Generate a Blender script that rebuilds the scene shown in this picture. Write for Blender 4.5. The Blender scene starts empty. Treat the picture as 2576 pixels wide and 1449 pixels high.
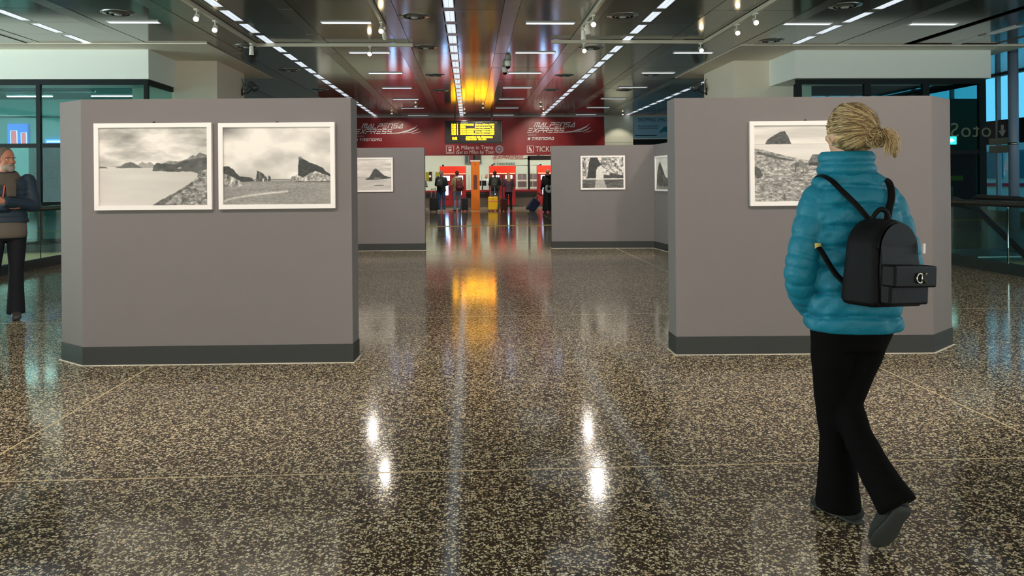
import bpy, math, random
import numpy as np
from mathutils import Vector, Matrix, Euler

random.seed(7)
rng = np.random.default_rng(11)
SC = bpy.context.scene
COL = SC.collection
PI = math.pi

# ------------------------------------------------------------------ camera
F_PX = 1935.0
YAW, ROLL, CAM_H = 0.05524, 0.009, 1.35
cs, sn = math.cos(YAW), math.sin(YAW)
cam_d = bpy.data.cameras.new('camera')
cam = bpy.data.objects.new('camera', cam_d)
COL.objects.link(cam)
SC.camera = cam
cam_d.sensor_fit = 'HORIZONTAL'
cam_d.sensor_width = 36.0
cam_d.lens = F_PX / 2576.0 * 36.0
cam_d.shift_y = -268.5 / 2576.0
cam_d.clip_end = 300
_r0 = Vector((cs, -sn, 0)); _f = Vector((sn, cs, 0)); _u0 = Vector((0, 0, 1))
_r = _r0 * math.cos(ROLL) - _u0 * math.sin(ROLL)
_u = _u0 * math.cos(ROLL) + _r0 * math.sin(ROLL)
cam.matrix_world = Matrix(((_r.x, _u.x, -_f.x, 0), (_r.y, _u.y, -_f.y, 0), (_r.z, _u.z, -_f.z, CAM_H), (0, 0, 0, 1)))

def G(xc, D, z=0.0):
    """metres to the right of the viewpoint and metres ahead of it -> hall coordinates"""
    return Vector((xc * cs + D * sn, -xc * sn + D * cs, z))

def at(u, v, D):
    """surveyed point: picture bearing (u, v) at distance D -> hall coordinates"""
    a = (u - 1288) / F_PX; b = -(v - 456) / F_PX
    p = (_f + _r * a + _u * b) * D
    return Vector((p.x, p.y, p.z + CAM_H))

# ------------------------------------------------------------------ world, exposure
w = bpy.data.worlds.new('world'); SC.world = w; w.use_nodes = True
bg = w.node_tree.nodes['Background']
bg.inputs[0].default_value = (0.13, 0.50, 0.80, 1)
bg.inputs[1].default_value = 1.3
SC.view_settings.view_transform = 'Standard'
SC.view_settings.look = 'None'
SC.view_settings.exposure = 0.45
SC.view_settings.gamma = 1.0
SC.view_settings.use_curve_mapping = False
LAMP_STRENGTH = 2.8      # tubes in the recessed louvred fittings
SPOT_WATT = 270.0         # track spotlights

def fill_lamp(name, x, y, z, sx, sz, rz, watt, col):
    l = bpy.data.lights.new(name, 'AREA'); l.shape = 'RECTANGLE'; l.size = sx; l.size_y = sz; l.energy = watt; l.color = col
    o = bpy.data.objects.new(name, l); COL.objects.link(o); o.location = (x, y, z); o.rotation_euler = (PI / 2, 0, rz)
# area lamps added before solid walls to fill the hall with cool light
fill_lamp('rear_fill', 0, -8.7, 2.4, 34, 4.0, PI, 3000, (.93, 1.0, .98))
fill_lamp('left_fill', -19.7, 6.0, 2.4, 20, 4.0, -PI / 2, 1900, (.80, 1.0, .97))
fill_lamp('right_fill', 16.3, 2.0, 2.4, 16, 4.0, PI / 2, 450, (.86, .98, 1.0))
# ------------------------------------------------------------------ materials
def lin(c):
    return tuple(((x / 255) / 12.92 if x / 255 <= 0.04045 else ((x / 255 + 0.055) / 1.055) ** 2.4) for x in c[:3]) + (1,)

MATS = {}
def mat(name, rgb, rough=0.6, metal=0.0, emit=None, strength=0.0, noise=0.0, nscale=20.0, bump=0.0, bscale=60.0,
        trans=0.0, ior=1.45, coat=0.0, spec=0.5, sheen=0.0, alpha=1.0):
    if name in MATS: return MATS[name]
    m = bpy.data.materials.new(name); m.use_nodes = True
    nt = m.node_tree; b = nt.nodes['Principled BSDF']
    b.inputs['Base Color'].default_value = lin(rgb)
    b.inputs['Roughness'].default_value = rough
    b.inputs['Metallic'].default_value = metal
    b.inputs['IOR'].default_value = ior
    b.inputs['Transmission Weight'].default_value = trans
    b.inputs['Coat Weight'].default_value = coat
    b.inputs['Specular IOR Level'].default_value = spec
    b.inputs['Sheen Weight'].default_value = sheen
    b.inputs['Alpha'].default_value = alpha
    if emit is not None:
        b.inputs['Emission Color'].default_value = lin(emit)
        b.inputs['Emission Strength'].default_value = strength
    if noise > 0 or bump > 0:
        tc = nt.nodes.new('ShaderNodeTexCoord')
    if noise > 0:
        n = nt.nodes.new('ShaderNodeTexNoise'); n.inputs['Scale'].default_value = nscale; n.inputs['Detail'].default_value = 5
        nt.links.new(tc.outputs['Object'], n.inputs['Vector'])
        r = nt.nodes.new('ShaderNodeMapRange'); r.inputs[3].default_value = 1 - noise; r.inputs[4].default_value = 1 + noise
        nt.links.new(n.outputs['Fac'], r.inputs[0])
        mx = nt.nodes.new('ShaderNodeVectorMath'); mx.operation = 'SCALE'
        mx.inputs[0].default_value = lin(rgb)[:3]
        nt.links.new(r.outputs[0], mx.inputs['Scale'])
        nt.links.new(mx.outputs[0], b.inputs['Base Color'])
    if bump > 0:
        n2 = nt.nodes.new('ShaderNodeTexNoise'); n2.inputs['Scale'].default_value = bscale; n2.inputs['Detail'].default_value = 3
        nt.links.new(tc.outputs['Object'], n2.inputs['Vector'])
        bp = nt.nodes.new('ShaderNodeBump'); bp.inputs['Strength'].default_value = bump; bp.inputs['Distance'].default_value = 0.01
        nt.links.new(n2.outputs['Fac'], bp.inputs['Height']); nt.links.new(bp.outputs[0], b.inputs['Normal'])
    MATS[name] = m
    return m

def terrazzo():
    m = bpy.data.materials.new('terrazzo'); m.use_nodes = True
    nt = m.node_tree; N = nt.nodes; L = nt.links; b = N['Principled BSDF']
    geo = N.new('ShaderNodeNewGeometry')
    warp = N.new('ShaderNodeTexNoise'); warp.inputs['Scale'].default_value = 60; warp.inputs['Detail'].default_value = 2
    L.new(geo.outputs['Position'], warp.inputs['Vector'])
    sc = N.new('ShaderNodeVectorMath'); sc.operation = 'SCALE'; sc.inputs['Scale'].default_value = 0.010
    L.new(warp.outputs['Color'], sc.inputs[0])
    ad = N.new('ShaderNodeVectorMath'); L.new(geo.outputs['Position'], ad.inputs[0]); L.new(sc.outputs[0], ad.inputs[1])
    fl = N.new('ShaderNodeVectorMath'); fl.operation = 'MULTIPLY'; fl.inputs[1].default_value = (1, 1, 0)
    L.new(ad.outputs[0], fl.inputs[0])
    def chips(scale, share, edge, cols, off):
        o = N.new('ShaderNodeVectorMath'); o.inputs[1].default_value = off; L.new(fl.outputs[0], o.inputs[0])
        v = N.new('ShaderNodeTexVoronoi'); v.inputs['Scale'].default_value = scale; L.new(o.outputs[0], v.inputs['Vector'])
        e = N.new('ShaderNodeTexVoronoi'); e.feature = 'DISTANCE_TO_EDGE'; e.inputs['Scale'].default_value = scale; L.new(o.outputs[0], e.inputs['Vector'])
        sep = N.new('ShaderNodeSeparateColor'); L.new(v.outputs['Color'], sep.inputs[0])
        c1 = N.new('ShaderNodeMath'); c1.operation = 'LESS_THAN'; c1.inputs[1].default_value = share; L.new(sep.outputs[0], c1.inputs[0])
        c2 = N.new('ShaderNodeMapRange'); c2.inputs[1].default_value = edge; c2.inputs[2].default_value = edge + 0.09; L.new(e.outputs['Distance'], c2.inputs[0])
        mk = N.new('ShaderNodeMath'); mk.operation = 'MULTIPLY'; L.new(c1.outputs[0], mk.inputs[0]); L.new(c2.outputs[0], mk.inputs[1])
        rp = N.new('ShaderNodeValToRGB'); rp.color_ramp.interpolation = 'LINEAR'
        while len(rp.color_ramp.elements) < len(cols): rp.color_ramp.elements.new(0.5)
        for i, c in enumerate(cols):
            rp.color_ramp.elements[i].position = i / (len(cols) - 1); rp.color_ramp.elements[i].color = lin(c)
        L.new(sep.outputs[1], rp.inputs[0])
        return mk.outputs[0], rp.outputs[0]
    big = N.new('ShaderNodeTexNoise'); big.inputs['Scale'].default_value = 9; L.new(geo.outputs['Position'], big.inputs['Vector'])
    base = N.new('ShaderNodeValToRGB'); base.color_ramp.elements[0].color = lin((60, 49, 39)); base.color_ramp.elements[1].color = lin((82, 70, 58))
    L.new(big.outputs['Fac'], base.inputs[0])
    cur = base.outputs[0]
    for args in ((150, 0.55, 0.03, ((60, 52, 44), (92, 78, 62), (42, 40, 38), (80, 74, 64)), (3, 1, 0)),
                 (84, 0.40, 0.07, ((255, 246, 206), (236, 216, 168), (255, 252, 232), (250, 234, 190), (212, 180, 132)), (0, 0, 0)),
                 (150, 0.22, 0.05, ((232, 218, 178), (200, 176, 128), (252, 240, 206)), (7, 2, 0))):
        f, c = chips(*args)
        mx = N.new('ShaderNodeMix'); mx.data_type = 'RGBA'
        L.new(f, mx.inputs[0]); L.new(cur, mx.inputs[6]); L.new(c, mx.inputs[7]); cur = mx.outputs[2]
    L.new(cur, b.inputs['Base Color'])
    wn = N.new('ShaderNodeTexNoise'); wn.inputs['Scale'].default_value = 1.6; wn.inputs['Detail'].default_value = 3
    L.new(geo.outputs['Position'], wn.inputs['Vector'])
    rr = N.new('ShaderNodeMapRange'); rr.inputs[3].default_value = 0.06; rr.inputs[4].default_value = 0.14
    L.new(wn.outputs['Fac'], rr.inputs[0]); L.new(rr.outputs[0], b.inputs['Roughness'])
    wv = N.new('ShaderNodeTexNoise'); wv.inputs['Scale'].default_value = 3.5; wv.inputs['Detail'].default_value = 1
    L.new(geo.outputs['Position'], wv.inputs['Vector'])
    bp = N.new('ShaderNodeBump'); bp.inputs['Strength'].default_value = 0.25; bp.inputs['Distance'].default_value = 0.002
    L.new(wv.outputs['Fac'], bp.inputs['Height']); L.new(bp.outputs[0], b.inputs['Normal'])
    b.inputs['IOR'].default_value = 1.5; b.inputs['Specular IOR Level'].default_value = .42
    MATS['terrazzo'] = m
    return m

def attr_mat(name, rough=0.5):
    m = bpy.data.materials.new(name); m.use_nodes = True
    b = m.node_tree.nodes['Principled BSDF']; b.inputs['Roughness'].default_value = rough
    a = m.node_tree.nodes.new('ShaderNodeAttribute'); a.attribute_name = 'print'
    m.node_tree.links.new(a.outputs['Color'], b.inputs['Base Color'])
    return m

TERR = terrazzo()
M_CEIL = mat('ceiling_metal', (108, 104, 92), 0.12, 0.6, noise=0.06, nscale=1.5, bump=0.05, bscale=2.2)
M_STRIP = mat('ceiling_strip_metal', (130, 127, 115), 0.2, 0.75, bump=0.05, bscale=2.0)
M_WHITE = mat('white_plaster', (236, 240, 234), 0.75, noise=0.02, nscale=3)
M_BEIGE = mat('beige_plaster', (238, 226, 208), 0.75, noise=0.03, nscale=3)
M_GREY = mat('grey_wall_paint', (121, 115, 114), 0.85, noise=0.035, nscale=7, bump=0.12, bscale=500)
M_PLINTH = mat('charcoal_plinth', (50, 52, 51), 0.6, noise=0.08, nscale=12)
M_TAPE = mat('pale_edge_tape', (225, 215, 200), 0.5)
M_FRAME = mat('white_frame', (242, 234, 230), 0.45)
M_LAMP = mat('lamp_tube', (255, 255, 255), 0.5, emit=(236, 242, 255), strength=LAMP_STRENGTH)
M_LAMP_NEAR = mat('lamp_tube_near', (255, 255, 255), 0.5, emit=(255, 243, 234), strength=15.0)
M_LOUVRE = mat('louvre_white', (225, 228, 228), 0.35)
M_HOUSING = mat('fitting_housing', (205, 206, 204), 0.35)
M_DARKMETAL = mat('dark_green_metal', (12, 24, 25), 0.5, 0.0, spec=.2)
M_BLACK = mat('black_plastic', (16, 16, 17), 0.4)
M_TRACK = mat('white_track', (196, 188, 170), 0.5)
M_SPOT = mat('white_spot_body', (226, 220, 206), 0.45)
M_BULB = mat('spot_bulb', (255, 240, 210), 0.5, emit=(255, 226, 180), strength=22)
M_STEEL = mat('steel', (170, 172, 172), 0.3, 1.0)
M_GLASS = mat('clear_glass', (196, 226, 222), 0.02, trans=1.0, ior=1.3)
M_DGLASS = mat('tinted_glass', (176, 214, 214), 0.03, trans=1.0, ior=1.15)
M_RED = mat('red_banner', (146, 24, 32), 0.4, noise=0.03, nscale=2)
M_LETTER = mat('white_lettering', (236, 232, 232), 0.5)

# ------------------------------------------------------------------ mesh builder
class MB:
    def __init__(s): s.v = []; s.f = []; s.m = []
    def box(s, x0, x1, y0, y1, z0, z1, mi=0):
        i = len(s.v)
        s.v += [(x0, y0, z0), (x1, y0, z0), (x1, y1, z0), (x0, y1, z0), (x0, y0, z1), (x1, y0, z1), (x1, y1, z1), (x0, y1, z1)]
        for q in ((0, 3, 2, 1), (4, 5, 6, 7), (0, 1, 5, 4), (1, 2, 6, 5), (2, 3, 7, 6), (3, 0, 4, 7)):
            s.f.append(tuple(i + k for k in q)); s.m.append(mi)
        return s
    def prism(s, pts, z0, z1, mi=0):
        i = len(s.v); n = len(pts)
        s.v += [(p[0], p[1], z0) for p in pts] + [(p[0], p[1], z1) for p in pts]
        s.f.append(tuple(i + k for k in reversed(range(n)))); s.m.append(mi)
        s.f.append(tuple(i + n + k for k in range(n))); s.m.append(mi)
        for k in range(n):
            s.f.append((i + k, i + (k + 1) % n, i + n + (k + 1) % n, i + n + k)); s.m.append(mi)
        return s
    def slab_xz(s, pts, y0, y1, mi=0):
        """polygon in the x-z plane given thickness along y"""
        i = len(s.v); n = len(pts)
        s.v += [(p[0], y0, p[1]) for p in pts] + [(p[0], y1, p[1]) for p in pts]
        s.f.append(tuple(i + k for k in range(n))); s.m.append(mi)
        s.f.append(tuple(i + n + k for k in reversed(range(n)))); s.m.append(mi)
        for k in range(n):
            s.f.append((i + (k + 1) % n, i + k, i + n + k, i + n + (k + 1) % n)); s.m.append(mi)
        return s
    def loft(s, rings, mi=0, cap=True):
        n = len(rings[0]); i = len(s.v)
        for r in rings: s.v += [tuple(p) for p in r]
        for a in range(len(rings) - 1):
            for k in range(n):
                s.f.append((i + a * n + k, i + a * n + (k + 1) % n, i + (a + 1) * n + (k + 1) % n, i + (a + 1) * n + k)); s.m.append(mi)
        if cap:
            s.f.append(tuple(i + k for k in reversed(range(n)))); s.m.append(mi)
            s.f.append(tuple(i + (len(rings) - 1) * n + k for k in range(n))); s.m.append(mi)
        return s
    def tube(s, path, rad, n=12, mi=0, flat=None, up=(0, 0, 1)):
        """path of points, rad: number or list (or list of (ra, rb)); parallel frame"""
        P = [Vector(p) for p in path]; rings = []
        if not isinstance(rad, (list, tuple)): rad = [rad] * len(P)
        ref = Vector(up)
        for i, p in enumerate(P):
            t = (P[min(i + 1, len(P) - 1)] - P[max(i - 1, 0)])
            t = t.normalized() if t.length > 1e-9 else Vector((0, 0, 1))
            a = ref - t * ref.dot(t)
            if a.length < 0.05:
                ref = Vector((0, 1, 0)); a = ref - t * ref.dot(t)
            a.normalize(); b = t.cross(a)
            ref = a if i else ref
            r = rad[i]; ra, rb = (r if isinstance(r, (tuple, list)) else (r, r))
            rings.append([p + b * (math.cos(2 * PI * k / n) * rb) + a * (math.sin(2 * PI * k / n) * ra) for k in range(n)])
        return s.loft(rings, mi)
    def stack(s, rows, n=32, mi=0, power=2.0):
        """rows of (z, cx, cy, rx, ry): horizontal superellipse rings"""
        rings = []
        for (z, cx, cy, rx, ry) in rows:
            rg = []
            for k in range(n):
                a = 2 * PI * k / n; c, d = math.cos(a), math.sin(a)
                rg.append((cx + rx * math.copysign(abs(c) ** (2 / power), c), cy + ry * math.copysign(abs(d) ** (2 / power), d), z))
            rings.append(rg)
        return s.loft(rings, mi)
    def ball(s, c, r, n=16, m=10, mi=0, rot=None):
        c = Vector(c); r = r if isinstance(r, (tuple, list)) else (r, r, r); rings = []
        for j in range(m + 1):
            ph = PI * (0.02 + 0.96 * j / m) - PI / 2
            rg = []
            for k in range(n):
                p = Vector((math.cos(ph) * math.cos(2 * PI * k / n) * r[0], math.cos(ph) * math.sin(2 * PI * k / n) * r[1], math.sin(ph) * r[2]))
                if rot is not None: p = rot @ p
                rg.append(c + p)
            rings.append(rg)
        return s.loft(rings, mi)
    def xform(s, M, start=0):
        for i in range(start, len(s.v)): s.v[i] = tuple(M @ Vector(s.v[i]))
        return s
    def build(s, name, mats, parent=None, smooth=False, voxel=0, sm=0, bevel=0, loc=None, rot=None):
        me = bpy.data.meshes.new(name); me.from_pydata([tuple(v) for v in s.v], [], s.f)
        mats = mats if isinstance(mats, (list, tuple)) else [mats]
        for m in mats: me.materials.append(m)
        if len(mats) > 1: me.polygons.foreach_set('material_index', s.m)
        if smooth: me.polygons.foreach_set('use_smooth', [True] * len(me.polygons))
        me.update()
        o = bpy.data.objects.new(name, me); COL.objects.link(o)
        if parent is not None: o.parent = parent
        if loc is not None: o.location = loc
        if rot is not None: o.rotation_euler = rot
        if voxel:
            r = o.modifiers.new('r', 'REMESH'); r.mode = 'VOXEL'; r.voxel_size = voxel; r.use_smooth_shade = True
            if sm:
                q = o.modifiers.new('s', 'SMOOTH'); q.factor = 0.5; q.iterations = sm
        if bevel:
            q = o.modifiers.new('b', 'BEVEL'); q.width = bevel; q.segments = 2; q.limit_method = 'ANGLE'
        return o

def tag(o, label=None, cat=None, group=None, kind=None):
    if label: o['label'] = label
    if cat: o['category'] = cat
    if group: o['group'] = group
    if kind: o['kind'] = kind
    return o

def empty(name, loc=(0, 0, 0), rz=0.0, label=None, cat=None, group=None, kind=None, rot=None):
    o = bpy.data.objects.new(name, None); COL.objects.link(o); o.location = loc
    o.rotation_euler = rot if rot is not None else (0, 0, rz)
    o.empty_display_size = 0.1
    return tag(o, label, cat, group, kind)

def copy_tree(o, parent=None):
    c = o.copy(); COL.objects.link(c); c.parent = parent
    for ch in list(o.children): copy_tree(ch, c)
    return c

def piece(name, me, parent, loc=(0, 0, 0), rot=(0, 0, 0), scale=(1, 1, 1)):
    o = bpy.data.objects.new(name, me); COL.objects.link(o); o.parent = parent
    o.location = loc; o.rotation_euler = rot; o.scale = scale
    return o

def text(name, body, size, m, parent, loc, rot=(PI / 2, 0, 0), shear=0.0, align='LEFT', ext=0.004, sx=1.0, space=1.0, offset=0.0):
    cu = bpy.data.curves.new(name, 'FONT'); cu.body = body; cu.size = size; cu.shear = shear; cu.align_x = align
    cu.extrude = ext; cu.space_character = space; cu.offset = offset; cu.resolution_u = 3
    t = bpy.data.objects.new(name, cu)
    me = bpy.data.meshes.new_from_object(t); bpy.data.objects.remove(t)
    me.name = name; me.materials.clear(); me.materials.append(m)
    o = bpy.data.objects.new(name, me); COL.objects.link(o); o.parent = parent
    o.location = loc; o.rotation_euler = rot; o.scale = (sx, 1, 1)
    return o

# angular stroke lettering used by the train company logo
STROKES = {
 'M': [[(0, 0), (0, 1), (.55, 1), (.55, 0)], [(.55, 1), (1, 1), (1, 0)]], 'A': [[(0, 0), (.72, 1), (1, 0), (0, 0)]],
 'L': [[(0, 1), (0, 0), (.9, 0)]], 'P': [[(0, 0), (0, .5), (.95, .5), (.95, 1), (0, 1)]],
 'E': [[(0, 1), (.9, 1)], [(0, .5), (.85, .5)], [(0, 0), (.9, 0)]], 'N': [[(0, 0), (0, 1), (.9, 1), (.9, 0)]],
 'S': [[(.9, 1), (0, 1), (0, .5), (.9, .5), (.9, 0), (0, 0)]], 'X': [[(0, 0), (.95, 1)], [(.1, 1), (.85, 0)]],
 'R': [[(0, 0), (0, .5), (.9, .5), (.9, 1), (0, 1)], [(.4, .5), (.9, 0)]], 'T': [[(0, 1), (.95, 1)], [(.45, 1), (.45, 0)]],
 'O': [[(0, 0), (0, 1), (.9, 1), (.9, 0), (0, 0)]], 'D': [[(.1, 0), (.1, 1), (.7, 1), (1, 0), (.1, 0)]]}
def stroke_word(mb, word, x0, z0, h, wd, gap, th, slant=0.35, y=0.0, mi=0):
    x = x0
    for ch in word:
        for line in STROKES[ch]:
            for (a, b) in zip(line[:-1], line[1:]):
                p = Vector((x + a[0] * wd + slant * a[1] * h, z0 + a[1] * h)); q = Vector((x + b[0] * wd + slant * b[1] * h, z0 + b[1] * h))
                d = (q - p).normalized(); e = Vector((-d.y, d.x)) * th / 2; d = d * th * 0.4
                jj = .0009 * (len(mb.f) // 6 % 7)
                mb.slab_xz([p - d - e, q + d - e, q + d + e, p - d + e], y - 0.006 - jj, y, mi)
        x += wd + gap
    return x
def swoosh(mb, pts, y, mi=0):
    """pts: (x, z, half width)"""
    up_ = [(x, z + h) for x, z, h in pts]; dn = [(x, z - h) for x, z, h in pts]
    for k in range(len(pts) - 1):
        mb.slab_xz([dn[k], dn[k + 1], up_[k + 1], up_[k]], y - 0.006, y, mi)

# ------------------------------------------------------------------ floor
VOIDS = [(-10.5, -7.1, 3.9, 16.2), (7.52, 10.2, 3.9, 12.0)]
fb = MB()
EX = [-20.0, -15.3, -10.5, -7.1, -2.37, 2.9, 7.52, 10.2, 16.5]
EY = [-9.0, -4.6, -0.5, 3.6, 7.72, 12.0, 16.2, 20.4, 24.6, 28.8, 33.0, 37.2, 41.4, 45.6]
fb.box(-20, -10.5, -9, 46, -0.3, -0.0006).box(-7.1, 7.52, -9, 46, -0.3, -0.0006).box(10.2, 20, -9, 46, -0.3, -0.0006)
fb.box(-10.5, -7.1, -9, 3.9, -0.3, -0.0006).box(-10.5, -7.1, 16.2, 46, -0.3, -0.0006)
fb.box(7.52, 10.2, -9, 3.9, -0.3, -0.0006).box(7.52, 10.2, 12.0, 46, -0.3, -0.0006)
floor = tag(fb.build('floor', mat('joint_strip', (214, 194, 150), 0.45)), kind='structure')
K = -0.0167; g = 0.006
for i in range(len(EX) - 1):
    for j in range(len(EY) - 1):
        x0, x1, y0, y1 = EX[i], EX[i + 1], EY[j], EY[j + 1]
        if i in (2, 6):
            vy = 16.2 if i == 2 else 12.0
            if y0 >= 3.5 and y1 <= vy + 0.1: continue
            if y1 == 3.6: y1 = 3.9 - g
        k = K if y0 < 13 else 0.0
        k1 = K if y1 < 13 else 0.0
        s = MB().prism([(x0 + g, y0 + g + k * (x0)), (x1 - g, y0 + g + k * x1), (x1 - g, y1 - g + k1 * x1), (x0 + g, y1 - g + k1 * x0)], -0.002, 0.0)
        s.build('floor_slab', TERR, floor)

# wells of the stairs going down behind the balustrades
wm = mat('well_wall', (46, 56, 54), 0.6)
for nm, (x0, x1, y0, y1) in zip(('left', 'right'), VOIDS):
    b = MB()
    b.box(x0 - .05, x1 + .05, y0 - .1, y0, -3.2, -0.31).box(x0 - .05, x1 + .05, y1, y1 + .1, -3.2, -0.31)
    b.box(x0 - .1, x0, y0, y1, -3.2, -0.31).box(x1, x1 + .1, y0, y1, -3.2, -0.31).box(x0, x1, y0, y1, -3.3, -3.2)
    tag(b.build('wall_stairwell_' + nm, wm), kind='structure')

# yellow line across the hall floor
t = MB().box(-7.0, 6.9, -0.22, 0.22, 0.0, 0.003)
o = t.build('floor_line', mat('yellow_tape', (222, 196, 110), 0.5), loc=(0, 23.4, 0.0005))
tag(o, 'pale yellow line across the polished floor in front of the ticket area', 'floor marking')

# ------------------------------------------------------------------ ceiling
CH = 4.55
ROWS = [-8.55, -4.50, -0.35, 3.60, 7.75, 11.7]
GAP0 = 15.54 - 1.22 * 20
PY = 1.22
ceil = MB()
ceil.box(-20, 16.7, -9, 37.6, CH + 0.09, CH + 0.2)
ceil.box(-20.2, 16.7, -9, 12.0 - 0.01, CH, CH + 0.02)
ceiling = tag(ceil.build('ceiling', M_CEIL), kind='structure')
ys = []
y = 12.0
y = GAP0
while y < 11.8: y += PY
y_start = y
bands = []
while y < 37.3:
    bands.append((y, min(y + PY, 37.5))); y += PY
def in_portal(xa, xb, ya, yb):
    return (xb < -5.8 and ya > 17.6 and yb < 24.2) or (xa > 6.3 and ya > 17.6 and yb < 24.2) or (xb < -5.8 and ya > 24 and xb < -9) or (xa > 13.5 and ya > 24)
panel_cache = {}
def cpanel(xa, xb, ya, yb, name, m, z=CH, nm2=None):
    key = (round(xb - xa, 3), round(yb - ya, 3), m.name)
    if key not in panel_cache:
        q = MB().box(-(xb - xa) / 2 + .004, (xb - xa) / 2 - .004, -(yb - ya) / 2 + .004, (yb - ya) / 2 - .004, 0, 0.02)
        me = bpy.data.meshes.new(name); me.from_pydata(q.v, [], q.f); me.materials.append(m); panel_cache[key] = me
    piece(name, panel_cache[key], ceiling, ((xa + xb) / 2, (ya + yb) / 2, z),
          (random.uniform(-.0030, .0030), random.uniform(-.0015, .0015), 0))
HW = 0.115
for (ya, yb) in bands:
    for i, X in enumerate(ROWS):
        for (xa, xb) in ((X - 1.0, X - HW), (X + HW, X + 1.0)):
            if not in_portal(xa, xb, ya, yb) and X < 11 and X > -8.6: cpanel(xa, xb, ya, yb, 'ceiling_panel', M_CEIL)
    # gap filler above nothing
for k in range(0, len(bands), 2):
    ya = bands[k][0]; yb = bands[min(k + 1, len(bands) - 1)][1]
    for i, X in enumerate(ROWS):
        for xa in ((X - 1.3), (X + 1.0)):
            if not in_portal(xa, xa + .3, ya, yb) and X < 11: cpanel(xa, xa + .3, ya, yb, 'ceiling_strip', M_STRIP, CH - 0.006)
    for i in range(len(ROWS) - 1):
        xa, xb = ROWS[i] + 1.3, ROWS[i + 1] - 1.3
        if in_portal(xa, xb, ya, yb): continue
        cpanel(xa, xb, ya, yb, 'ceiling_panel', M_CEIL)
cpanel(12.7, 16.55, y_start, 37.5, 'ceiling_panel', M_CEIL)
cpanel(10.7, 12.7, y_start, 37.5, 'ceiling_panel', M_CEIL, CH + 0.005)
cpanel(-20, -9.85, y_start, 37.5, 'ceiling_panel', M_CEIL)

# ------------------------------------------------------------------ recessed louvred fittings
def fitting(L, W, T=.07, lamp=M_LAMP):
    """L along local y. open side down; housing recessed into the ceiling"""
    root = empty('ceiling_light')
    h = MB(); t = 0.012
    h.box(-W / 2, W / 2, -L / 2, -L / 2 + t, -.004, T).box(-W / 2, W / 2, L / 2 - t, L / 2, -.004, T)
    h.box(-W / 2, -W / 2 + t, -L / 2 + t, L / 2 - t, -.004, T).box(W / 2 - t, W / 2, -L / 2 + t, L / 2 - t, -.004, T)
    h.box(-W / 2, W / 2, -L / 2, L / 2, T, T + .008)
    h.build('housing', M_HOUSING, root)
    l = MB().box(-W / 2 + .02, W / 2 - .02, -L / 2 + .02, L / 2 - .02, T * .56, T * .7); l.build('lamp', lamp, root)
    v = MB(); n = int(L / 0.045)
    for i in range(1, n):
        yy = -L / 2 + L * i / n; v.box(-W / 2 + t, W / 2 - t, yy - .0015, yy + .0015, .0, T * .5)
    v.box(-.0015, .0015, -L / 2 + t, L / 2 - t, .0, T * .5)
    tag(v.build('louvre', M_LOUVRE, root), kind='stuff')
    return root
ltproto = fitting(0.96, 0.20, .075)
xproto = fitting(1.00, 0.18, .012)
ltnear = fitting(0.96, 0.20, .075, M_LAMP_NEAR)
first_near = True
filler = MB().box(-HW, HW, -0.13, 0.13, 0, 0.02)
fm = bpy.data.meshes.new('ceiling_filler'); fm.from_pydata(filler.v, [], filler.f); fm.materials.append(M_STRIP)
NTH = ['nearest', 'second nearest', 'third', 'fourth', 'fifth', 'sixth', 'seventh', 'eighth', 'ninth', 'tenth', 'eleventh', 'twelfth', 'thirteenth', 'fourteenth', 'fifteenth', 'sixteenth', 'seventeenth', 'eighteenth', 'nineteenth', 'twentieth', 'twenty-first', 'twenty-second']
ROWTXT = ['row by the left bulkhead', 'row left of the hall centre', 'central row above the departure board',
          'row right of the hall centre', 'row by the right bulkhead', 'far right row by the windows']
first = True
for i, X in enumerate(ROWS):
    k = 0; yv = GAP0 - PY * 0
    while yv < 37.0:
        yc = yv + PY / 2
        skip = (yc < -4) or (i == 0 and 18.0 < yc) or (i == 4 and 18.4 < yc < 24.2) or (i == 5 and yc > 20)
        if i == 5 and yc < 12: skip = True
        if yc < 12.3 and (int(round((yc - GAP0) / PY - .5)) % 2): skip = True   # outside the view: fewer
        if not skip:
            if yc < 11.0:
                o = ltnear if first_near else copy_tree(ltnear); first_near = False
            else:
                o = ltproto if first else copy_tree(ltproto); first = False
            o.location = (X, yc, CH + 0.004 if yc > y_start else CH - 0.076)
            nth = NTH[min(len(NTH) - 1, int((yc - 13.0) / PY))] if yc > 13 else ''
            tag(o, ('%s visible louvred ceiling lamp of the ' % nth if yc > 13 else 'louvred ceiling lamp behind the view in the ') + ROWTXT[i], 'ceiling light', 'louvred lamps, ' + ROWTXT[i])
        if yc > y_start - 1 and not skip:
            piece('ceiling_panel', fm, ceiling, (X, yv, CH))
        yv += PY
first = True
XC = [-6.55, -2.42, 1.66, 5.64, 9.65]
XT = ['left of the second row', 'left of the centre row', 'right of the centre row', 'left of the right row', 'beyond the right row']
for k in range(-5, 7):
    for i, X in enumerate(XC):
        yc = 15.48 + 3.57 * k
        if yc < -3: continue
        if i == 0 and yc > 17: continue
        if i == 4 and yc > 17: continue
        if k == 0 and i == 3: X = 6.98
        o = xproto if first else copy_tree(xproto)
        first = False
        o.location = (X, yc, CH + 0.0 if yc > y_start else CH - 0.076); o.rotation_euler = (0, 0, PI / 2)
        if yc > y_start: o.location.z = CH - 0.018
        tag(o, ('%s crosswise louvred lamp ' % NTH[k] if k >= 0 else 'crosswise louvred lamp behind the view ') + XT[i], 'ceiling light', 'crosswise louvred lamps ' + XT[i])

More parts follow.
